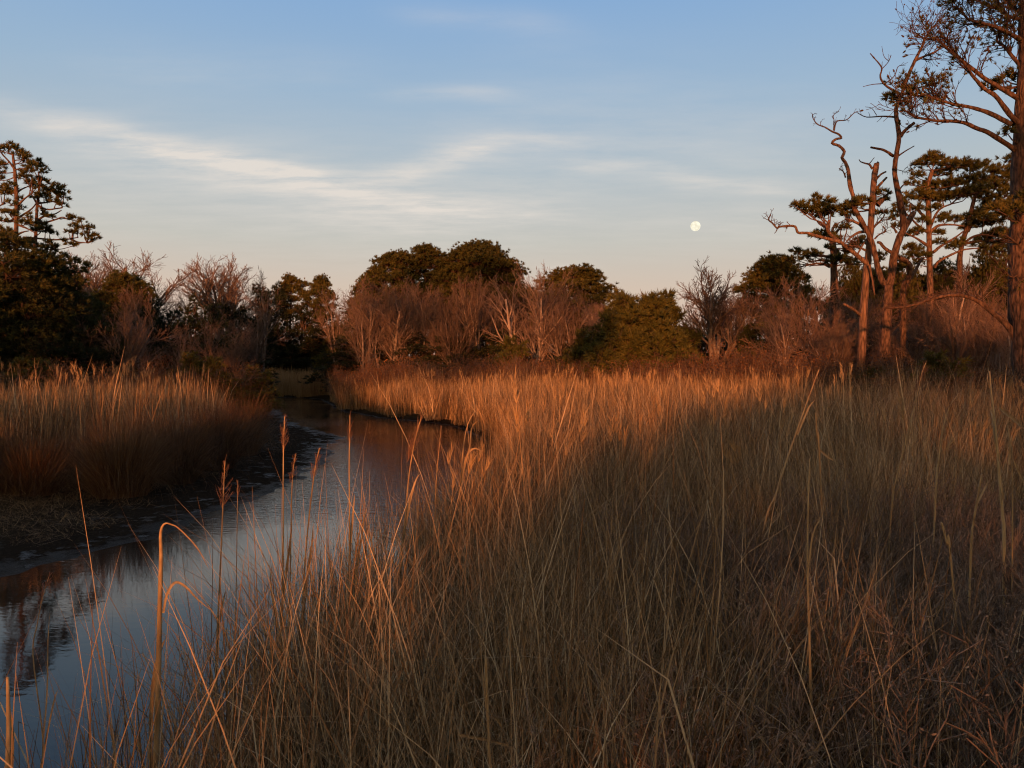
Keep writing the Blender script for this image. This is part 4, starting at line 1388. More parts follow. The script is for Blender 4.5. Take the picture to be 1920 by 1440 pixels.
    for i, (px, D, top) in enumerate(((1690, 33, 575), (1735, 31, 560), (1790, 30, 545), (1850, 29, 560), (1880, 27, 580), (1600, 33, 580), (1560, 32, 590), (1460, 36, 560), (1835, 33, 520), (1710, 35, 590), (1645, 41, 520), (1685, 39, 535), (1765, 40, 525), (1805, 42, 510), (1872, 40, 515), (1580, 40, 525))):
        put_bare(('broad', 'vase', 'thin')[(i + 1) % 3], px, D, top, i * 1.7, 'brown bare brush tree before the boles of the right-hand pines', 'bare brush before the right-hand pines', 0.95)

    # domed pines over the middle
    def pine(px, D, top, W_cr, h0, label, wide=1.0, rz=0.0, name='pine_tree', group=None):
        b = foot(px, D)
        W, cr = W_cr
        e = tree_object(name, label, 'pine tree', group, W, cr, (0, 0, 0), M_PINEBARK, M_NEEDLE, seed=5)
        s = (P(px, top, D)[2] - b[2]) / h0
        e.location = b
        e.rotation_euler = (0, 0, rz)
        e.scale = (s * wide, s * wide, s)
        return e
    pines = {
        'a': pine(738, 66, 474, dome_pine(41, 12, 2.6, 7.4, 0.24, 36, dens=1.2), 12.2, 'smaller left one of the three domed pines in the middle', 1.05),
        'b': pine(797, 66, 463, dome_pine(42, 12.5, 2.6, 7.2, 0.26, 42, dens=1.2), 12.7, 'middle one of the three domed pines, rounded top', 1.05, 1.0),
        'c': pine(893, 66, 461, dome_pine(43, 12.5, 3.6, 7.0, 0.28, 60, dens=1.1), 12.7, 'broadest domed pine, highest crown of the middle tree line', 1.15, 2.0),
        'd': pine(1082, 62, 503, dome_pine(44, 10.2, 2.9, 5.0, 0.22, 38, dens=1.0), 10.4, 'round pine behind orange-lit bare stems, right of the domed pines', 1.4, 0.5),
        'e': pine(1455, 52, 486, dome_pine(45, 9.5, 2.6, 4.6, 0.22, 42, dens=1.2), 9.7, 'dense dark dome-shaped pine left of the snag', 1.1, 1.5),
        'f': pine(240, 58, 512, dome_pine(46, 9, 2.8, 4.0, 0.22, 36, dens=1.2, vb=0.3), 9.2, 'dark wide pine in shade right of the left pines', 0.9, 1.5),
        'h': pine(165, 41, 560, dome_pine(48, 9, 3.1, 2.2, 0.22, 44, dens=0.5, vb=0.4), 9.2, 'loose dark pine right of the left pine trunks', 0.9, 0.4),
        'g': pine(545, 80, 516, dome_pine(47, 10, 2.2, 6.0, 0.22, 26, dens=1.2, vb=0.6), 10.2, 'brownish pine top left of the far creek bend', 0.8, 0.2),
    }
    # more pine tops further back, the same kinds again
    for k, px, D, top, rz, lab, wd in (
            ('g', 605, 80, 518, 2.2, 'brownish pine top right above the far creek bend', 0.8),
            ('d', 690, 70, 520, 1.2, 'small pine top at the left foot of the domed pines', 0.6),
            ('c', 955, 70, 520, 0.7, 'pine crown sloping down right of the broadest domed pine', 0.6),
            ('f', 700, 76, 548, 0.2, 'dark pine deep behind the bare stems, left under the domed pines', 1.2),
            ('f', 790, 78, 538, 1.4, 'dark pine deep behind the bare stems, under the middle domed pine', 1.3),
            ('f', 870, 76, 535, 2.9, 'dark pine deep behind the bare stems, under the broadest domed pine', 1.3),
            ('f', 985, 77, 545, 3.6, 'dark pine deep between the domed pines and the round pine', 1.2),
            ('h', 15, 37, 440, 5.1, 'broad dark pine filling the lower left edge beneath the tall pine', 1.1),
            ('h', 88, 39, 480, 5.9, 'broad dark pine beneath the long level branch of the left pine', 1.0),
            ('h', -75, 40, 470, 0.8, 'pine standing beyond the left picture edge', 1.0),
            ('f', -190, 44, 455, 1.8, 'pine standing beyond the left picture edge', 1.1),
            ('h', -320, 46, 480, 2.8, 'pine standing beyond the left picture edge', 1.1),
            ('f', -470, 50, 490, 3.8, 'pine standing beyond the left picture edge', 1.3),
            ('h', -640, 48, 500, 4.8, 'pine standing beyond the left picture edge', 1.3),
            ('f', 2080, 40, 440, 0.8, 'pine standing beyond the right picture edge', 1.1),
            ('h', 2220, 38, 460, 1.8, 'pine standing beyond the right picture edge', 1.1),
            ('f', 2400, 40, 470, 2.8, 'pine standing beyond the right picture edge', 1.2),
            ('h', 1690, 45, 482, 0.5, 'loose pine filling the gap right behind the forked dead pine', 0.55),
            ('h', 1768, 47, 490, 1.5, 'loose pine low behind the flat-topped pine', 0.6),
            ('h', 1858, 46, 455, 2.5, 'loose pine filling the gap left of the thick edge trunk', 0.55),
            ('h', 1596, 46, 490, 3.5, 'loose pine filling the gap left behind the broken snag', 0.5),
            ('d', 1645, 50, 508, 0.9, 'distant pine seen between the snag and the forked dead pine', 1.2),
            ('d', 1715, 48, 520, 1.9, 'distant pine seen through the fork of the dead pine', 1.3),
            ('f', 1780, 50, 515, 2.4, 'distant dark pine between the two flat-topped pines', 1.2),
            ('d', 1855, 48, 505, 3.3, 'distant pine between the layered pine and the thick edge trunk', 1.2),
            ('f', 1940, 46, 500, 4.3, 'distant dark pine right behind the thick edge trunk', 1.2),
            ('f', 1690, 56, 545, 0.7, 'low dark pine far behind the forked dead pine', 1.0),
            ('f', 1880, 52, 545, 2.7, 'low dark pine far behind the thick edge trunk', 1.0),
            ('f', 1590, 56, 548, 1.9, 'low dark pine far behind the broken snag', 1.0),
            ('f', 20, 55, 520, 3.1, 'dark pine mass low behind the far left pine', 1.2),
            ('f', 110, 57, 545, 4.1, 'dark pine mass low behind the spreading left pine', 1.1)):
        src = pines[k]
        b = foot(px, D)
        h0 = {'a': 12.2, 'b': 12.7, 'c': 12.7, 'd': 10.4, 'e': 9.7, 'f': 9.2, 'g': 10.2, 'h': 9.2}[k]
        s = (P(px, top, D)[2] - b[2]) / h0
        copy_tree(src, b, rz, (s * wd, s * wd, s), lab, 'pines beyond the picture edge' if 'picture edge' in lab and 'beyond' in lab else None)

    # bush-shaped evergreens
    def bushy(px, D, top, W_cr, h0, label, m, wide=1.0, rz=0.0, name='evergreen_tree'):
        b = foot(px, D)
        W, cr = W_cr
        e = tree_object(name, label, 'evergreen', None, W, cr, (0, 0, 0), M_TWIG, m, seed=6)
        s = (P(px, top, D)[2] - b[2]) / h0
        e.location = b
        e.rotation_euler = (0, 0, rz)
        e.scale = (s * wide, s * wide, s)
        return e
    ev = {
        'p': bushy(1190, 40, 526, cone_evergreen(51, 5.2, 2.3, 120, 0.30, 20, 1.15, vb=0.6), 5.3, 'large bushy yellow-green young pine standing before the tree line', M_CEDAR, 1.0),
        'q': bushy(1258, 42, 545, cone_evergreen(52, 5.0, 1.8, 90, 0.30, 20, 1.15, vb=0.5), 5.1, 'second bushy young pine close right of the large one', M_CEDAR, 1.0, 1.0),
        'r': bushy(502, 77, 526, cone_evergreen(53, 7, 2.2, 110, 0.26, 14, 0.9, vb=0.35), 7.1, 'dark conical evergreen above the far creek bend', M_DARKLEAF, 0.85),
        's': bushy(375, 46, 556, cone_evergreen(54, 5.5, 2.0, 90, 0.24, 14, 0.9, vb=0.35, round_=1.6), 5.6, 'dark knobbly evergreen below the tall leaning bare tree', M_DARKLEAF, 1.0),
        't': bushy(626, 70, 598, cone_evergreen(55, 4.2, 1.5, 70, 0.28, 18, 1.15, vb=0.6), 4.3, 'small olive young pine at the far creek bend', M_CEDAR, 0.9),
    }
    H0 = {'p': 5.3, 'q': 5.1, 'r': 7.1, 's': 5.6, 't': 4.3}
    for k, px, D, top, rz, lab, wd in (
            ('s', 300, 47, 566, 1.1, 'dark evergreen beside the knobbly one, under the brush-topped tree', 1.0),
            ('r', 440, 72, 570, 2.2, 'dark evergreen in the shade left of the conical one', 1.0),
            ('s', 560, 79, 570, 3.3, 'dark low evergreen right of the conical one', 1.1),
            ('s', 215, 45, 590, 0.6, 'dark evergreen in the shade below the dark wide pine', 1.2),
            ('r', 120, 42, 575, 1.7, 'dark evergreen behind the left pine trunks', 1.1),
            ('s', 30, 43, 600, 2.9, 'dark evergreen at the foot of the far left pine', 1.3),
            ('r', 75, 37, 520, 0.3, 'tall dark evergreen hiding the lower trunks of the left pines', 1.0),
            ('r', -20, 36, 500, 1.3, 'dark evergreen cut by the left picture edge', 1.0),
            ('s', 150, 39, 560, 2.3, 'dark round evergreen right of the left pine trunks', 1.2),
            ('t', 1070, 46, 610, 0.8, 'small olive young pine left of the large bushy one', 1.1),
            ('t', 945, 47, 622, 1.8, 'small olive young pine among the orange-lit stems', 1.1),
            ('q', 1150, 43, 590, 2.4, 'bushy young pine tucked behind the large one on its left', 1.0),
            ('t', 1430, 40, 600, 2.8, 'olive young pine between the round-headed tree and the grey dead tree', 1.2),
            ('s', 1560, 42, 600, 0.2, 'dark evergreen low behind the broken snag', 1.1),
            ('s', 1830, 42, 590, 1.2, 'dark evergreen low behind the slim bare sapling', 1.4),
            ('s', 1700, 44, 585, 2.2, 'dark evergreen low behind the forked dead pine', 1.3),
            ('s', 1930, 40, 600, 3.2, 'dark evergreen low behind the thick edge trunk', 1.3),
            ('t', 1722, 25, 652, 0.9, 'yellow-green bush at the foot of the forked dead pine', 1.5),
            ('t', 1640, 26, 682, 1.9, 'low olive bush at the foot of the broken snag', 1.6)):
        src = ev[k]
        b = foot(px, D)
        s = (P(px, top, D)[2] - b[2]) / H0[k]
        copy_tree(src, b, rz, (s * wd, s * wd, s), lab)

    # understory: dark evergreen shrubs filling the foot of the wood
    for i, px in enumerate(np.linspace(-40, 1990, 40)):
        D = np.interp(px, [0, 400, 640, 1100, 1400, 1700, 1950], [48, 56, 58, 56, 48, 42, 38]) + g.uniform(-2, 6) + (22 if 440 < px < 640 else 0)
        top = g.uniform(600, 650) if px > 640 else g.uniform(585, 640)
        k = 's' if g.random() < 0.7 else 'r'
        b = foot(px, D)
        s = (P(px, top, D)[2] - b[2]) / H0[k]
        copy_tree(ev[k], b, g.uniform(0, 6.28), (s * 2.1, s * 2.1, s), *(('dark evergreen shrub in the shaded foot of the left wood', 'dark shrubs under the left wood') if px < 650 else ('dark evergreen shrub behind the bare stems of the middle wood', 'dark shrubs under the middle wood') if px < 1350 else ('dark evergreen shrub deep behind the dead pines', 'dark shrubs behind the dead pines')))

    # russet marsh-edge shrubs
    sh = {}
    for k, (seed, H, sp, st) in {'u': (61, 2.0, 1.4, 16), 'v': (62, 1.7, 1.6, 16), 'w': (63, 2.3, 1.2, 14)}.items():
        W, cr = leafy_shrub(seed, H, sp, st)
        sh[k] = (W, cr, H)
    first = {}

    def shrub(k, px, D, top, label, group=None, wide=1.0, name='marsh_shrub'):
        W, cr, H = sh[k]
        b = foot(px, D)
        s = (P(px, top, D)[2] - b[2]) / H
        s = max(s, 0.5)
        rz = g.uniform(0, 6.28)
        if k not in first:
            e = tree_object(name, label, 'shrub', group, W, cr, (0, 0, 0), M_TWIG, M_RUSSET, part='leaves', seed=7)
            e.location, e.rotation_euler, e.scale = b, (0, 0, rz), (s * wide, s * wide, s)
            first[k] = e
            return e
        return copy_tree(first[k], b, rz, (s * wide, s * wide, s), label, group)
    kk = list(sh)
    for i, px in enumerate(np.linspace(640, 1960, 46)):
        D = np.interp(px, [640, 900, 1200, 1500, 1700, 1960], [46, 42, 36, 30, 25, 21]) + g.uniform(-2, 5)
        top = np.interp(px, [640, 760, 1000, 1250, 1400, 1600, 1960], [680, 665, 672, 668, 650, 672, 690]) + g.uniform(-8, 18)
        shrub(kk[i % 3], px + g.uniform(-12, 12), D, top, *(('russet twiggy shrub behind the orange grass left of the bushy young pines', 'russet shrubs left of the bushy pines') if px < 1110 else ('russet twiggy shrub between the bushy young pines and the snag', 'russet shrubs left of the snag') if px < 1600 else ('dim russet shrub before the dead pines and edge trunk', 'russet shrubs before the dead pines')), g.uniform(1.0, 1.5))
    for px in np.linspace(-30, 420, 9):
        shrub(kk[int(g.integers(0, 3))], px, g.uniform(30, 38), g.uniform(668, 700), 'dim twiggy shrub behind the left bank grass', 'twiggy shrubs behind the left bank', g.uniform(1.0, 1.4))
    # olive shrubs on the left
    for px, top, D, lab in ((20, 664, 33, 'olive shrub at the left edge behind the bank grass'), (65, 668, 34, 'olive shrub second from the left edge behind the bank grass'), (330, 655, 36, 'tall olive shrub behind the sunlit left grass'),
                            (425, 665, 37, 'olive shrub just right of the tallest sunlit left grass'), (460, 680, 38, 'low olive shrub where the left bank meets the far creek')):
        b = foot(px, D)
        s = (P(px, top, D)[2] - b[2]) / H0['t']
        copy_tree(ev['t'], b, px * 0.1, (s * 1.5, s * 1.5, s), lab)
    # two small dead saplings in the marsh edge
    for px, D, top, lab, kd, wd in ((688, 47, 640, 'small dead branching sapling on the sunlit bank point', 'thin', 0.9), (962, 34, 662, 'small forked dead sapling standing in the orange grass', 'thin', 0.8), (1265, 33, 690, 'small crooked dead branch standing in the orange grass', 'vase', 0.8)):
        put_bare(kd, px, D, top, 0.7, lab, None, wd, 'dead_sapling')


build_wood()


# ------------------------------------------------------------------ grass
def blades(g, n, base_r, h, hvar, lean, bend, width, kink=0.0, segs=6, kink_ang=(0.8, 1.9), az=None, vlo=0.0, vhi=1.0, taper=0.75, wind=(0.0, 0.0)):
    """n ribbons rooted in a disc; returns verts, quads, attribute"""
    rr = base_r * np.sqrt(g.random(n))
    a0 = g.uniform(0, 2 * np.pi, n)
    base = np.stack([rr * np.cos(a0), rr * np.sin(a0), np.full(n, -0.03)], -1)
    az = g.uniform(0, 2 * np.pi, n) if az is None else az(a0, n)
    H = h * np.clip(1 + hvar * g.normal(size=n), 0.35, 1.8)
    th0 = np.abs(g.normal(size=n)) * lean
    bd = np.abs(g.normal(size=n)) * bend
    kk = g.random(n) < kink
    ks = g.integers(2, segs, n)
    ka = g.uniform(*kink_ang, n)
    pts = [base]
    p = base.copy()
    for i in range(segs):
        t = (i + 1) / segs
        th = th0 + bd * t ** 1.8 + np.where(kk & (i >= ks), ka, 0)
        d = np.stack([np.sin(th) * np.cos(az) + wind[0] * t, np.sin(th) * np.sin(az) + wind[1] * t, np.cos(th)], -1)
        p = p + d * (H / segs)[:, None]
        pts.append(p)
    pts = np.stack(pts, 1)                                   # n, segs+1, 3
    tw = az + np.pi / 2 + g.normal(size=n) * 0.9
    side = np.stack([np.cos(tw), np.sin(tw), np.zeros(n)], -1)
    tt = np.linspace(0, 1, segs + 1)
    w = width * g.uniform(0.5, 1.3, n)[:, None] * (1 - taper * tt[None, :] ** 1.5)
    w[:, -1] *= 0.3
    V = np.stack([pts - side[:, None] * w[..., None] * 0.5, pts + side[:, None] * w[..., None] * 0.5], 2).reshape(-1, 3)
    i = np.arange(n)[:, None] * (segs + 1) * 2
    j = np.arange(segs)[None, :] * 2
    q = np.stack([i + j, i + j + 1, i + j + 3, i + j + 2], -1).reshape(-1, 4)
    v = np.repeat(vlo + (vhi - vlo) * g.beta(0.75, 1.0, n), (segs + 1) * 2)
    return V, q, v


PROTO = {}


def proto(setname, name, parts, m):
    """one tuft shape for the grass fields (kept out of the scene itself)"""
    cr = Crown()
    for p in parts:
        cr.add(*p)
    me = cr.mesh(name, m)
    for p in me.polygons:
        pass
    o = bpy.data.objects.new(name, me)
    if setname not in PROTO:
        PROTO[setname] = bpy.data.collections.new(setname)
    PROTO[setname].objects.link(o)


def weed_parts(g, H, n, sp=0.07):
    """a fine twiggy dead weed: stems with short side sprigs and seed flecks"""
    global cfg_min
    W = Wood()
    cfg_min = 0.0020
    cfg = [(5, 0.07, 0.04, (9, 12), 0.3, 0.8, 0.30, 0.35), (3, 0.12, 0.06, (4, 6), 0.3, 0.9, 0.5, 0.2), (2, 0.12, 0.05, 0, 0, 0, 0, 0)]
    for i in range(n):
        az = g.uniform(0, 6.28)
        s = g.uniform(0, 0.3)
        d = nrm(np.array([math.cos(az) * s, math.sin(az) * s, 1.0]))
        grow(W, g, np.array([g.normal() * sp, g.normal() * sp, -0.03]), d, H * g.uniform(0.7, 1.0), 0.0032, 0, cfg)
    v, f = W.arrays()
    out = [(v, f[0], np.repeat(g.random(len(v) // 6 + 1), 6)[:len(v)] * 0.7)]
    tp = np.array([p for p, _ in W.tips])
    tp = tp[g.random(len(tp)) < 0.5]
    out.append(leaf_bits(tp, np.full(len(tp), 0.022), g.uniform(0.1, 0.8, len(tp)), g, 2, 0.6))
    return out


def build_protos():
    g = np.random.default_rng(5)
    for i in range(8):      # small tufts for the water's edge
        parts = [blades(g, 16, 0.12, 1.32, 0.15, 0.10, 0.22, 0.0068, 0.12, 6, wind=(0.06, 0.0)),
                 blades(g, 12, 0.14, 0.95, 0.25, 0.22, 0.7, 0.0062, 0.22, 6),
                 blades(g, 10, 0.12, 0.6, 0.3, 0.35, 0.9, 0.007, 0.3, 5, vhi=0.6)]
        proto('edge_grass', 'grass_tuft', parts, M_GRASS)
    for i in range(8):      # patches of marsh grass for the near field
        parts = [blades(g, 230, 0.48, 1.24, 0.20, 0.15, 0.60, 0.0072, 0.16, 7, wind=(0.05, 0.0)),
                 blades(g, 170, 0.48, 0.95, 0.30, 0.32, 1.15, 0.0070, 0.40, 6),
                 blades(g, 70, 0.48, 1.05, 0.28, 0.30, 0.9, 0.0100, 0.85, 6, (0.6, 2.4), vlo=0.5),
                 blades(g, 22, 0.48, 0.8, 0.3, 1.2, 0.5, 0.010, 0.3, 5, vlo=0.5),
                 blades(g, 45, 0.48, 0.6, 0.3, 0.6, 1.0, 0.008, 0.3, 5, vhi=0.7)]
        if i % 2:           # a leaning bundle
            parts.append(blades(g, 30, 0.14, 1.36, 0.16, 0.16, 0.5, 0.008, 0.2, 6, az=lambda a, k: np.full(k, 0.4) + g.normal(size=k) * 0.6, vlo=0.3))
        proto('field_grass', 'grass_patch', parts, M_GRASS)
    for i in range(7):
        parts = [blades(g, 130, 0.52, 1.24, 0.24, 0.17, 0.6, 0.0120, 0.16, 6, wind=(0.05, 0.0)),
                 blades(g, 90, 0.52, 0.95, 0.28, 0.28, 0.8, 0.012, 0.30, 5),
                 blades(g, 10, 0.52, 1.2, 0.25, 0.25, 0.5, 0.017, 0.75, 5, (0.7, 2.3), vlo=0.6)]
        if i % 2:
            parts.append(blades(g, 26, 0.15, 1.42, 0.14, 0.16, 0.35, 0.013, 0.1, 5, az=lambda a, k: np.full(k, 0.4) + g.normal(size=k) * 0.6, vlo=0.3))
        proto('mid_grass', 'grass_stand', parts, M_GRASS)
    for i in range(6):      # the same seen from afar: fewer, broader blades
        parts = [blades(g, 190, 0.85, 1.30, 0.20, 0.10, 0.22, 0.022, 0.06, 3, wind=(0.05, 0.0)),
                 blades(g, 100, 0.85, 0.9, 0.25, 0.2, 0.6, 0.022, 0.15, 3)]
        proto('far_grass', 'grass_clump', parts, M_GRASS)
    for i in range(3):
        proto('bend_grass', 'reed_stand', [blades(g, 170, 0.9, 1.35, 0.15, 0.09, 0.2, 0.03, 0.04, 3, vlo=0.2)], M_REED)
    for i in range(5):
        proto('weeds', 'weed_patch', weed_parts(g, 1.12, 20, 0.27), M_WEED)
    for i in range(4):
        parts = [blades(g, 240, 0.40, 1.15, 0.18, 0.34, 0.75, 0.006, 0.03, 6)]
        proto('rush', 'rush_tuft', parts, M_RUSH)
    for i in range(4):      # upright reeds with feathery heads
        parts = [blades(g, 7, 0.22, 1.95, 0.12, 0.07, 0.10, 0.009, 0.0, 5, taper=0.5, vlo=0.4),
                 blades(g, 8, 0.22, 1.4, 0.2, 0.14, 0.6, 0.012, 0.3, 6, vlo=0.3)]
        stems = parts[0][0].reshape(7, 6, 2, 3)
        tips = stems[:, -1].mean(1)
        axes = nrm(tips - stems[:, -2].mean(1))
        for q in range(3):
            parts.append(needle_tufts(tips - axes * 0.07 * q, axes + np.array([0.15, 0, 0]), np.full(7, 0.17), g.uniform(0.2, 0.7, 7), g, 9, 0.03, 0.45))
        proto('reeds', 'reed_tuft', parts, M_REED)
    for i in range(3):      # flat litter of dead stems
        parts = [blades(g, 110, 0.55, 0.5, 0.4, 1.5, 0.2, 0.007, 0.0, 3, vhi=0.75)]
        proto('litter', 'stem_litter', parts, M_GRASS)


build_protos()


def field(name, label, setname, xy, zoff, scl, tilt=0.06, cat='grass', seed=0, zs=None):
    """one object: tufts set on scattered points"""
    g = np.random.default_rng(seed)
    n = len(xy)
    z = ground_z(xy[:, 0], xy[:, 1]) + zoff
    me = bpy.data.meshes.new(name)
    me.vertices.add(n)
    me.vertices.foreach_set('co', np.column_stack([xy, z]).astype(np.float32).ravel())
    at = me.attributes.new('rot', 'FLOAT_VECTOR', 'POINT')
    at.data.foreach_set('vector', np.column_stack([g.normal(size=n) * tilt, g.normal(size=n) * tilt, g.uniform(-3.14, 3.14, n)]).astype(np.float32).ravel())
    at = me.attributes.new('scl', 'FLOAT_VECTOR', 'POINT')
    s = scl * g.uniform(0.82, 1.15, n)
    zz = s if zs is None else s * zs
    at.data.foreach_set('vector', np.column_stack([s, s, zz]).astype(np.float32).ravel())
    at = me.attributes.new('idx', 'INT', 'POINT')
    at.data.foreach_set('value', g.integers(0, len(PROTO[setname].objects), n).astype(np.int32))
    o = link(name, me, label=label, cat=cat, kind='stuff')
    ng = bpy.data.node_groups.new(name + '_scatter', 'GeometryNodeTree')
    ng.interface.new_socket('Geometry', in_out='INPUT', socket_type='NodeSocketGeometry')
    ng.interface.new_socket('Geometry', in_out='OUTPUT', socket_type='NodeSocketGeometry')
    N, L = ng.nodes, ng.links
    gi, go = N.new('NodeGroupInput'), N.new('NodeGroupOutput')
    ci = N.new('GeometryNodeCollectionInfo')
    ci.inputs['Collection'].default_value = PROTO[setname]
    ci.inputs['Separate Children'].default_value = True
    ci.inputs['Reset Children'].default_value = True
    ip = N.new('GeometryNodeInstanceOnPoints')
    ip.inputs['Pick Instance'].default_value = True

    def attr(nm, t):
        a = N.new('GeometryNodeInputNamedAttribute')
        a.data_type = t
        a.inputs['Name'].default_value = nm
        return a.outputs[0]
    L.new(gi.outputs[0], ip.inputs['Points'])
    L.new(ci.outputs[0], ip.inputs['Instance'])
    L.new(attr('idx', 'INT'), ip.inputs['Instance Index'])
    L.new(attr('rot', 'FLOAT_VECTOR'), ip.inputs['Rotation'])
    L.new(attr('scl', 'FLOAT_VECTOR'), ip.inputs['Scale'])
    L.new(ip.outputs[0], go.inputs[0])
    md = o.modifiers.new('scatter', 'NODES')
    md.node_group = ng
    return o


def scatter(g, step, x0, x1, y0, y1, ok):
    """points on a shaken grid"""
    X, Y = np.meshgrid(np.arange(x0, x1, step), np.arange(y0, y1, step))
    xy = np.column_stack([X.ravel(), Y.ravel()]) + g.uniform(-0.5, 0.5, (X.size, 2)) * step
    return xy[ok(xy[:, 0], xy[:, 1])]


def build_fields():
    g = np.random.default_rng(9)

    def wedge(x, y, m=3.0):
        return (np.abs(x) < y * 0.78 + m)

    def right(x, y):
        return (~left_side(x, y)) & (creek_sd(x, y) > 0.12)

    def weedy(x, y):
        """0..1: how far the fine weeds replace the tall grass (lower right of the view)"""
        u = x - (0.35 + 0.10 * y) + 0.9 * wob(x, y, 14, 3, 0.25)
        return np.clip(u / 0.9, 0, 1) * np.clip((7.2 + 0.8 * wob(x, y, 15, 3, 0.2) - y) / 1.6, 0, 1)
    # tall marsh grass, near and middle
    edge = scatter(g, 0.17, -3.5, 2, 2.6, 27, lambda x, y: (~left_side(x, y)) & (creek_sd(x, y) < 0.75) & (g.random(len(x)) < np.interp(creek_sd(x, y), [-0.7, -0.3, 0.1, 0.5], [0.0, 0.05, 0.30, 0.9]) * np.interp(y, [2.6, 3.6, 5.0], [0.45, 0.6, 1.0])))
    dn = creek_sd(edge[:, 0], edge[:, 1])
    field('shore_grass', 'thin tan grass standing at the near water edge', 'edge_grass', edge, 0.0, np.interp(dn, [-0.5, 0.7], [0.80, 1.0]), 0.07, seed=1)
    near = scatter(g, 0.55, -3.5, 10, 0.8, 10.0, lambda x, y: wedge(x, y, 1.6) & right(x, y) & (creek_sd(x, y) > 0.5) & (g.random(len(x)) > 0.86 * weedy(x, y)) & (np.hypot(x, y) > 1.9))
    field('marsh_grass', 'tall tan marsh grass filling the near right bank', 'field_grass', near, 0.0, 0.96 + 0.16 * wob(near[:, 0], near[:, 1], 19, 3, 0.35), 0.11, seed=11)
    mid = scatter(g, 0.55, -3, 24, 10.0, 26, lambda x, y: wedge(x, y, 2) & right(x, y) & (creek_sd(x, y) > 0.4))
    field('marsh_grass', 'brown marsh grass across the middle of the right field', 'mid_grass', mid, 0.0, np.interp(mid[:, 1], [9, 14, 26], [1.0, 1.06, 1.08]) * (1 + 0.16 * wob(mid[:, 0], mid[:, 1], 21, 4, 0.2)), 0.11, seed=2)

    def far_ok(x, y):
        lim = np.interp(x, [-14, -6, 0, 8, 16, 26, 40], [58, 50, 46, 38, 32, 28, 26])
        return wedge(x, y, 2) & right(x, y) & (y < lim) & (creek_sd(x, y) > 0.6)
    far = scatter(g, 0.72, -16, 34, 25, 60, far_ok)
    field('marsh_grass', 'orange sunlit marsh grass on the far side of the creek bend', 'far_grass', far, 0.0, 1.0 + 0.32 * wob(far[:, 0], far[:, 1], 22, 4, 0.16), 0.09, seed=3)
    wd = scatter(g, 0.42, -1, 9, 0.8, 9.0, lambda x, y: wedge(x, y, 1.6) & right(x, y) & (g.random(len(x)) < weedy(x, y) * 0.85 + 0.05) & (np.hypot(x, y) > 1.3))
    field('dead_weeds', 'fine dark twiggy dead weeds in the near right corner', 'weeds', wd, 0.0, np.full(len(wd), 1.0), 0.08, 'weeds', 4)
    # left bank: grass behind, dark rush at its foot
    def leftb(x, y, d0, d1=99):
        d = creek_sd(x, y) + 0.35 * wob(x, y, 31, 3, 0.22)
        return left_side(x, y) & (d > d0) & (d < d1) & (x > -34) & (np.abs(x) < y * 0.80 + 3)
    front = np.array([[-14, 14.6], [-10.2, 15.0], [-8.4, 15.0], [-7.6, 16.4], [-7.3, 18.5], [-7.6, 21], [-8.6, 24], [-9.6, 27.5], [-11.6, 32], [-13.6, 38], [-18, 52], [-22, 62]])

    def behind(x, y, m):
        """left of / behind the front edge of the left bank's growth, by at least m metres"""
        yy = np.interp(x, [-30, -14, -10.2, -8.4, -7.4], [14.0, 14.3, 14.7, 15.0, 16.5])
        xx = np.interp(y, front[3:, 1], front[3:, 0])
        return (y > yy + m) & (x < xx - m)
    lg = scatter(g, 0.85, -34, -6, 14, 46, lambda x, y: leftb(x, y, 0.8) & behind(x, y, 1.3 + 0.5 * wob(x, y, 33, 3, 0.3)))
    field('bank_grass', 'reddish dry grass on the left bank with sunlit tips', 'far_grass', lg, 0.0, np.interp(lg[:, 0], [-16, -11, -9], [0.88, 1.05, 1.2]) + 0.10 * wob(lg[:, 0], lg[:, 1], 23, 3, 0.15), 0.07, seed=5)
    lr = scatter(g, 0.6, -34, -6, 13.5, 46, lambda x, y: leftb(x, y, 0.5) & behind(x, y, 0.05 + 0.35 * wob(x, y, 33, 3, 0.3)) & (~behind(x, y, 2.4)))
    field('bank_rush', 'dark drooping rush along the foot of the left bank', 'rush', lr, -0.02, 0.72 + 0.16 * wob(lr[:, 0], lr[:, 1], 35, 3, 0.25), 0.14, 'rush', 6)
    # bank beyond the bend
    fb = scatter(g, 0.8, -32, -12, 62, 80, lambda x, y: (creek_sd(x, y) > 0.3) & (creek_sd(x, y) < 6) & (y > 64))
    field('bend_grass', 'pale grass standing at the far bend of the creek', 'bend_grass', fb, 0.0, np.full(len(fb), 1.15), 0.05, seed=7)
    # reeds standing above the grass
    rd = scatter(g, 1.5, -34, -7, 16, 34, lambda x, y: leftb(x, y, 1.5) & behind(x, y, 1.6) & (g.random(len(x)) < np.exp(-((x + 8.6 + 0.25 * (y - 20)) / 5.5) ** 2)))
    field('bank_reeds', 'tall sunlit reeds rising from the left bank grass', 'reeds', rd, 0.0, g.uniform(0.8, 1.08, len(rd)), 0.08, 'reeds', 8)
    rr = scatter(g, 1.6, -4, 26, 7, 40, lambda x, y: wedge(x, y, 1) & right(x, y))
    field('field_reeds', 'scattered pale reeds rising above the right field', 'reeds', rr, 0.0, np.full(len(rr), 0.85), 0.14, 'reeds', 9)
    # flattened stems on the left mud
    lt = scatter(g, 0.5, -16, -5.5, 8, 18, lambda x, y: left_side(x, y) & (creek_sd(x, y) > 1.6 + 0.8 * wob(x, y, 41, 3, 0.4)) & (g.random(len(x)) < 0.8))
    field('stem_litter', 'flattened dead stems lying on the left mud', 'litter', lt, 0.02, np.full(len(lt), 0.9), 0.04, 'stem litter', 10, zs=0.25)


build_fields()


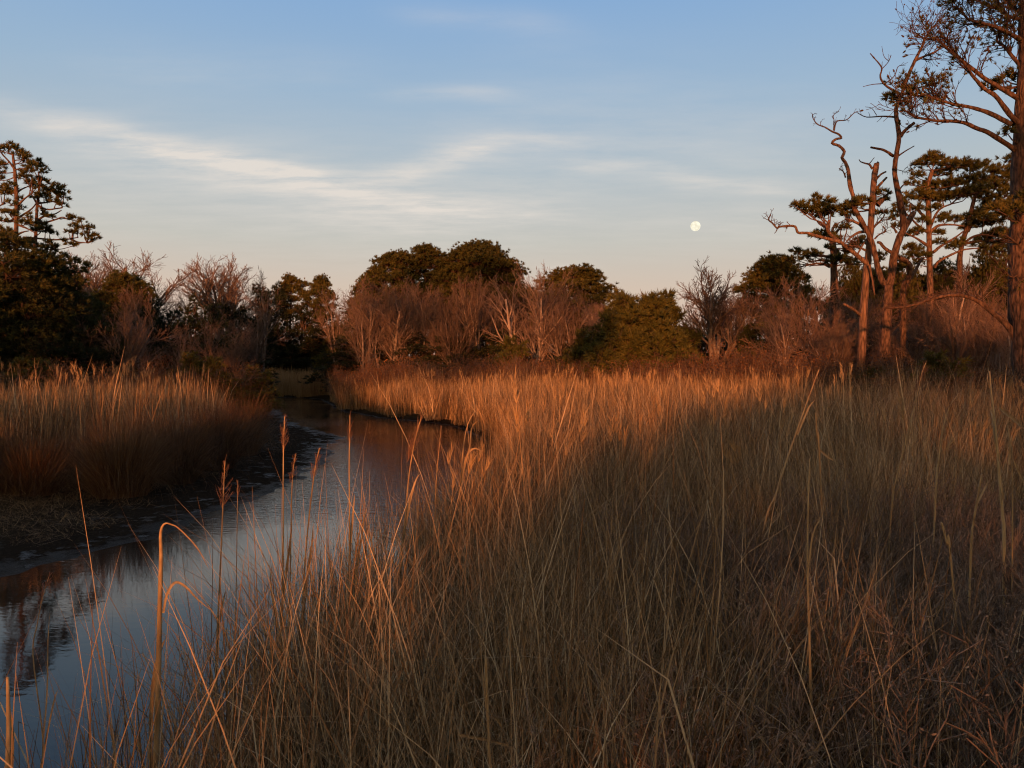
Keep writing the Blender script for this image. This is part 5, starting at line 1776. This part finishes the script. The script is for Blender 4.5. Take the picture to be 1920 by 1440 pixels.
# ------------------------------------------------------------------ tussocks and single reeds
def tussock(px, D, H, spread, label, seed, n=1500, m=None, lean=0.42, bend=1.35):
    g = np.random.default_rng(seed)
    b = foot(px, D)
    cr = Crown()
    cr.add(*blades(g, n, spread * 0.42, H * 1.12, 0.22, lean, bend, 0.0065, 0.05, 7, az=lambda a, k: a + g.normal(size=k) * 0.9))
    cr.add(*blades(g, n // 3, spread * 0.35, H * 1.1, 0.15, lean * 0.4, bend * 0.4, 0.005, 0.0, 6, az=lambda a, k: a + g.normal(size=k) * 0.5))
    o = link('rush_tussock', cr.mesh('rush_tussock', m or M_RUSH), label=label, cat='tussock', group='rush tussocks along the left bank')
    o.location = b
    return o


tussock(225, 14.6, 1.35, 1.1, 'big round reddish rush tussock at the edge of the left mud', 71, 2600)
tussock(60, 14.4, 1.1, 0.9, 'drooping dark rush tussock at the left edge of the bank', 72, 2000)
tussock(-30, 14.2, 1.1, 0.9, 'rush tussock half cut off by the left picture edge', 73, 1500)
tussock(330, 16.3, 1.25, 0.9, 'rush tussock right of the big round one, before the sunlit grass', 74, 2000)
tussock(405, 18.4, 1.35, 0.9, 'rush tussock with long arching blades over the mud', 75, 2000)
tussock(452, 21.5, 1.4, 1.0, 'rush tussock at the right end of the left bank', 76, 2000)


def reed(name, label, D, stalk, w0, w1, leaves=(), plume=None, seed=0, m=None, dep=0.0):
    """one reed: a round stalk traced through picture points, long flat leaves, an optional seed head"""
    g = np.random.default_rng(seed)
    s = D / F
    pts = [P(x, y, D + dep * i / max(1, len(stalk) - 1)) for i, (x, y) in enumerate(stalk)]
    b = pts[0].copy()
    zg = gz(b[0], b[1])
    if b[2] > zg:                                   # carry the stalk down to its root
        d = nrm(pts[0] - pts[1])
        d = nrm(d * 0.6 + np.array([0, 0, -1.0]))
        b = pts[0] + d * ((pts[0][2] - zg + 0.03) / -d[2])
        pts = [b] + pts
    pts = np.array(pts)
    t = np.linspace(0, 1, len(pts))
    p3, r3 = smooth_path(pts, s * (w0 + (w1 - w0) * t), 5)
    base = np.array([b[0], b[1], gz(b[0], b[1])])
    e = bpy.data.objects.new(name, None)
    COL.objects.link(e)
    e.location = base
    e['label'] = label
    e['category'] = 'reed'
    W = Wood()
    W.path(p3 - base, np.maximum(r3, 0.0012), 7)
    v, f = W.arrays(seed, 0.02)
    link('stalk', make_mesh('stalk', v, f, np.clip(g.uniform(0.4, 0.8) + np.repeat(0.30 * g.normal(size=len(v) // 7 + 1), 7)[:len(v)] * 0.6 + 0.15 * g.normal(size=len(v)), 0, 1), [m or M_REED]), parent=e)
    for lf, lw in leaves:
        q = np.array([P(x, y, D - 0.02 + 0.12 * i / len(lf)) for i, (x, y) in enumerate(lf)])
        c, _ = smooth_path(q, np.zeros(len(q)), 5)
        k = len(c)
        tt = np.linspace(0, 1, k)
        ww = s * lw * np.sin(np.clip(tt * 0.9 + 0.25, 0, 1) * np.pi) ** 0.6
        ww[-1] = 0.0005
        side = nrm(np.cross(np.gradient(c, axis=0), np.array([0.25, -1.0, 0.2])))
        fold = np.array([0, 0.006, 0.0]) * (ww / (ww.max() + 1e-9))[:, None]
        V = np.stack([c - side * ww[:, None], c + fold, c + side * ww[:, None]], 1).reshape(-1, 3) - base
        i = np.arange(k - 1)[:, None] * 3
        j = np.arange(2)[None, :]
        Q = np.stack([i + j, i + j + 1, i + j + 4, i + j + 3], -1).reshape(-1, 4)
        link('leaf', make_mesh('leaf', V, [Q], np.clip(g.uniform(0.3, 0.7) + 0.2 * g.normal(size=len(V)), 0, 1), [M_REED]), parent=e)
    if plume:
        L_, n, ang = plume
        Wp = Wood()
        top = p3[-1] - base
        k = len(p3)
        for i in range(n):
            u = g.random() ** 0.8
            # along the last stretch of the stalk
            ln = L_ * s
            q = top - nrm(p3[-1] - p3[-4]) * ln * u
            az = g.uniform(0, 6.28)
            d0 = rot_about(nrm(p3[-1] - p3[-4]), g.uniform(*ang), az)
            l = ln * g.uniform(0.15, 0.42) * (0.35 + 0.8 * u)
            q1 = q + d0 * l * 0.5
            d1 = nrm(d0 + np.array([0.12, 0, 0.45]))
            q2 = q1 + d1 * l * 0.6
            Wp.thin([q, q1, q2], [0.0016, 0.0013, 0.0006])
            for _ in range(3):
                a = q + (q2 - q) * g.uniform(0.3, 0.95)
                Wp.thin([a, a + nrm(d1 + g.normal(size=3) * 0.4) * l * 0.28], [0.0012, 0.0006])
        v, f = Wp.arrays()
        link('seed_head', make_mesh('seed_head', v, f, g.random(len(v)), [M_PLUME]), parent=e)
    return e


def build_reeds():
    def q7(x, y):  # region 0,640 scale 3
        return (x / 3, 640 + y / 3)

    def q8(x, y):  # region 0,960
        return (x / 3, 960 + y / 3)

    def q9(x, y):  # region 300,740 scale 2.909
        return (300 + x / 2.909, 740 + y / 2.909)

    def s8(x, y):  # region 1320,640 scale 3.2
        return (1320 + x / 3.2, 640 + y / 3.2)
    reed('broken_cattail', 'thick pale cattail stalk with a folded tip standing in front of the creek', 2.9,
         [(288, 1480), (293, 1400), (297, 1250), (300, 1120), (302, 1040), (301, 1005), (304, 988), (312, 981), (324, 985)], 7.2, 1.0,
         [([(316, 981), (335, 991), (367, 1024), (386, 1056), (402, 1088)], 1.2), ([(306, 1150), (312, 1118), (322, 1098), (333, 1092), (350, 1102), (372, 1125), (406, 1152), (446, 1182)], 2.5), ([(282, 1460), (284, 1330), (292, 1250), (306, 1205), (320, 1195)], 3.5)], None, 81)
    reed('broken_cattail', 'short pale cattail stub at the bottom left corner', 2.6, [(8, 1500), (14, 1440), (16, 1380), (15, 1300), (14, 1270)], 7, 2.5, [([(20, 1470), (22, 1380), (17, 1330), (13, 1290)], 4.0)], None, 82)
    reed('seed_reed', 'thin branching seed stalk at the left bottom over dark reflections', 3.4, [(78, 1470), (80, 1380), (62, 1230), (70, 1170), (80, 1120), (92, 1080)], 1.6, 0.6, [([(80, 1400), (88, 1300), (90, 1200), (96, 1110)], 1.4), ([(76, 1440), (100, 1320), (112, 1285)], 1.6)], (70, 16, (0.3, 0.7)), 83)
    reed('seed_reed', 'lone plumed reed nearest the left mud, in front of the water', 4.6, [(404, 1440), (405, 1250), (412, 1090), (418, 950), (420, 900), (422, 865)], 2.2, 0.8, [([(404, 1300), (410, 1180), (420, 1120), (428, 1100)], 2.2), ([(406, 1400), (396, 1280), (390, 1190)], 2.0)], (92, 30, (0.35, 0.8)), 84)
    reed('seed_reed', 'bare dark stem right of the lone plumed reed', 4.7, [(438, 1420), (440, 1250), (443, 1090), (446, 900)], 1.8, 0.6, (), (40, 8, (0.2, 0.5)), 85)
    reed('plumed_reed', 'plumed reed with a spindle seed head before the wet mud tongue', 5.4, [q9(660, 1440), q9(668, 1100), q9(672, 800), q9(672, 500), q9(674, 280), q9(680, 120)], 2.4, 0.7, [([q9(664, 1200), q9(690, 960), q9(716, 740), q9(712, 600)], 2.4), ([q9(650, 1300), q9(610, 1080), q9(600, 900)], 2.0)], (72, 36, (0.2, 0.55)), 86)
    reed('plumed_reed', 'short plumed reed between the two taller plumes over the water', 5.5, [q9(770, 1440), q9(780, 1100), q9(800, 800), q9(830, 520), q9(850, 380), q9(870, 290)], 2.2, 0.7, [([q9(775, 1250), q9(800, 1000), q9(830, 800), q9(836, 620)], 2.4)], (70, 26, (0.2, 0.6)), 87)
    reed('plumed_reed', 'faint low seed head just left of the short plume', 5.8, [q9(705, 1300), q9(712, 900), q9(718, 560), q9(728, 400), q9(742, 320)], 1.6, 0.6, (), (60, 22, (0.25, 0.7)), 88)
    reed('plumed_reed', 'straight slender plumed reed in mid water, narrow head', 5.6, [q9(1020, 1440), q9(1030, 1000), q9(1034, 700), q9(1032, 400), q9(1034, 220), q9(1036, 110)], 2.2, 0.7, [([q9(1025, 1100), q9(1040, 800), q9(1055, 620), q9(1066, 490)], 2.4), ([q9(1022, 1200), q9(1070, 950), q9(1110, 700), q9(1104, 590)], 2.2)], (62, 26, (0.1, 0.35)), 89)
    reed('plumed_reed', 'feathery nodding plume rising before the rippled water', 5.8, [q9(1280, 1300), q9(1320, 900), q9(1350, 520), q9(1375, 330), q9(1400, 210), q9(1430, 110)], 2.2, 0.7, [([q9(1300, 1000), q9(1340, 700), q9(1390, 480), q9(1440, 410)], 2.6)], (100, 46, (0.12, 0.45)), 90)
    reed('plumed_reed', 'faint thin plume right of the feathery one', 6.4, [q9(1500, 1200), q9(1500, 800), q9(1505, 500), q9(1522, 300), q9(1535, 170)], 1.5, 0.6, (), (56, 18, (0.2, 0.5)), 91)
    reed('broken_cattail', 'orange-lit bent cattail blades at the water end of the field', 7.5, [q9(1600, 1000), q9(1630, 600), q9(1645, 400), q9(1660, 250), q9(1680, 160), q9(1710, 100)], 2.0, 0.8, [([q9(1640, 520), q9(1665, 360), q9(1700, 300), q9(1740, 300), q9(1795, 345)], 2.0), ([q9(1660, 400), q9(1690, 280), q9(1705, 170), q9(1770, 125)], 1.6)], None, 92)
    reed('broken_cattail', 'tall orange-lit cattail stalk near the right edge', 4.2, [s8(1800, 1260), s8(1792, 1050), s8(1775, 850), s8(1762, 680), s8(1745, 480), s8(1725, 320), s8(1713, 180)], 3.6, 1.2, [([s8(1770, 720), s8(1752, 600), s8(1735, 460), s8(1722, 420), s8(1714, 365)], 4.0), ([s8(1795, 950), s8(1770, 760), s8(1745, 540)], 3.0)], None, 93)
    reed('broken_cattail', 'broken cattail leaf slanting out of the right edge', 4.4, [s8(1850, 1200), s8(1850, 800), s8(1846, 570)], 1.8, 0.8, [([s8(1770, 395), s8(1830, 445), s8(1900, 505), s8(1960, 560)], 3.2), ([s8(1832, 740), s8(1834, 600), s8(1820, 450)], 2.6), ([s8(1860, 720), s8(1890, 790), s8(1925, 880)], 2.6)], None, 94)
    reed('broken_cattail', 'short pale cattail stub left of the tall orange one', 4.0, [s8(1600, 1300), s8(1615, 1100), s8(1640, 950), s8(1665, 800)], 2.4, 1.8, [([s8(1645, 960), s8(1680, 890), s8(1715, 820)], 2.4)], None, 95)
    reed('plumed_reed', 'leaning plumed reed lit orange before the yellow-green bush', 6.0, [s8(1125, 1010), s8(1160, 800), s8(1220, 560), s8(1275, 340), s8(1305, 200), s8(1330, 130)], 2.0, 0.8, (), (74, 26, (0.2, 0.6)), 96)
    reed('plumed_reed', 'long leaning reed with ragged tip in the middle of the right field', 6.2, [s8(360, 1120), s8(430, 920), s8(500, 700), s8(570, 500), s8(630, 330), s8(690, 170)], 2.4, 0.9, [([s8(560, 560), s8(610, 440), s8(640, 380), s8(690, 330)], 2.0)], (70, 18, (0.05, 0.3)), 97)
    reed('plumed_reed', 'tapering reed between the leaning plume and the tall orange stalk', 5.6, [s8(1390, 920), s8(1410, 700), s8(1430, 540), s8(1470, 400), s8(1530, 310)], 2.0, 0.7, (), (40, 10, (0.1, 0.5)), 98)
    reed('broken_cattail', 'tall straight tan stalk rising from the lower right weeds', 3.0, [(1526, 1470), (1521, 1330), (1517, 1180), (1514, 1060), (1515, 960), (1518, 860)], 3.6, 1.2, [([(1514, 1080), (1525, 1000), (1550, 950)], 2.0)], None, 99)
    reed('broken_cattail', 'pale snapped stalk tip in the low right weeds', 3.8, [s8(1480, 1300), s8(1460, 1220), s8(1440, 1140), s8(1424, 1088)], 2.0, 2.0, (), None, 100)
    reed('broken_cattail', 'pale upright stub at the bottom middle of the grass', 2.5, [(918, 1480), (916, 1380), (913, 1290), (911, 1232)], 3.6, 2.6, [([(858, 1378), (900, 1385), (950, 1398), (985, 1408)], 3.0), ([(922, 1345), (934, 1352), (948, 1385)], 2.4)], None, 101)
    reed('broken_cattail', 'short orange-tipped stub in the middle of the right field', 6.0, [s8(690, 650), s8(680, 580), s8(674, 500), s8(670, 430)], 1.6, 1.4, [([s8(690, 650), s8(740, 690), s8(800, 730)], 2.2)], None, 102)


build_reeds()


# ------------------------------------------------------------------ unseen wood added behind the viewpoint, its gaps shaped to steer the low sun
def build_sun_screen():
    g = np.random.default_rng(55)
    ca, sa, te = math.cos(SUN_AZ), math.sin(SUN_AZ), math.tan(SUN_EL)
    # height (over the ray's foot at the origin) up to which leaves block the sun, across the light; dips let it in
    U = [-90, -40, -34, -32, -28, -26, -23, -20, -16, -13.5, -11, -8, -4, -2.4, -2.1, -1.3, -1.0, -0.3, 1.0, 2.5, 4.5, 6, 8, 14, 20, 26, 60, 90]
    T = [13, 12, 10, 7.0, 7.0, 9.0, 8.5, 6.0, 3.4, 2.7, 2.5, 2.4, 2.0, 1.9, 1.5, 1.5, 2.0, 2.15, 2.6, 3.1, 3.45, 4.3, 4.9, 5.1, 5.4, 6.5, 10, 13]
    n = 11000
    u = g.uniform(-85, 85, n)
    along = g.uniform(-40, -28, n)
    top = np.interp(u, U, T) + 0.55 * wob(u, along * 0.25, 61, 4, 0.10) * np.interp(u, [-20, -9, 3, 20], [1.5, 0.35, 0.7, 1.5])
    w = g.uniform(-3, 1, n) * 0 + g.uniform(0, 1, n) * (top + 3.5) - 3.5
    keep = w < top
    # scattered leaves above the gap, added to let only part of the light through
    n2 = 2400
    u2 = g.uniform(-20, 26, n2)
    al2 = g.uniform(-62, -50, n2)
    w2 = g.uniform(5.0, 15.5, n2)
    m = wob(u2, w2 * 1.4, 62, 3, 0.11)
    k2 = m > 0.34
    u = np.concatenate([u[keep], u2[k2]])
    along = np.concatenate([along[keep], al2[k2]])
    w = np.concatenate([w[keep], w2[k2]])
    z = w - along * te
    x = u * ca + along * sa
    y = -u * sa + along * ca
    c = np.stack([x, y, z], -1)
    c = c[z > 0]
    k = len(c)
    d = nrm(g.normal(size=(k, 3)))
    s = nrm(np.cross(d, g.normal(size=(k, 3))))
    sz = g.uniform(0.45, 0.9, (k, 1))
    V = np.stack([c - d * sz, c + s * sz * 0.6, c + d * sz, c - s * sz * 0.6], 1).reshape(-1, 3)
    me = make_mesh('sun_screen_woods', V, [np.arange(k * 4).reshape(-1, 4)], g.random(k * 4), [M_DARKLEAF], smooth=False)
    link('sun_screen_woods', me, label='unseen wood behind the viewpoint, added and shaped to block the low sun', cat='sun_screen_woods', kind='stuff')


build_sun_screen()
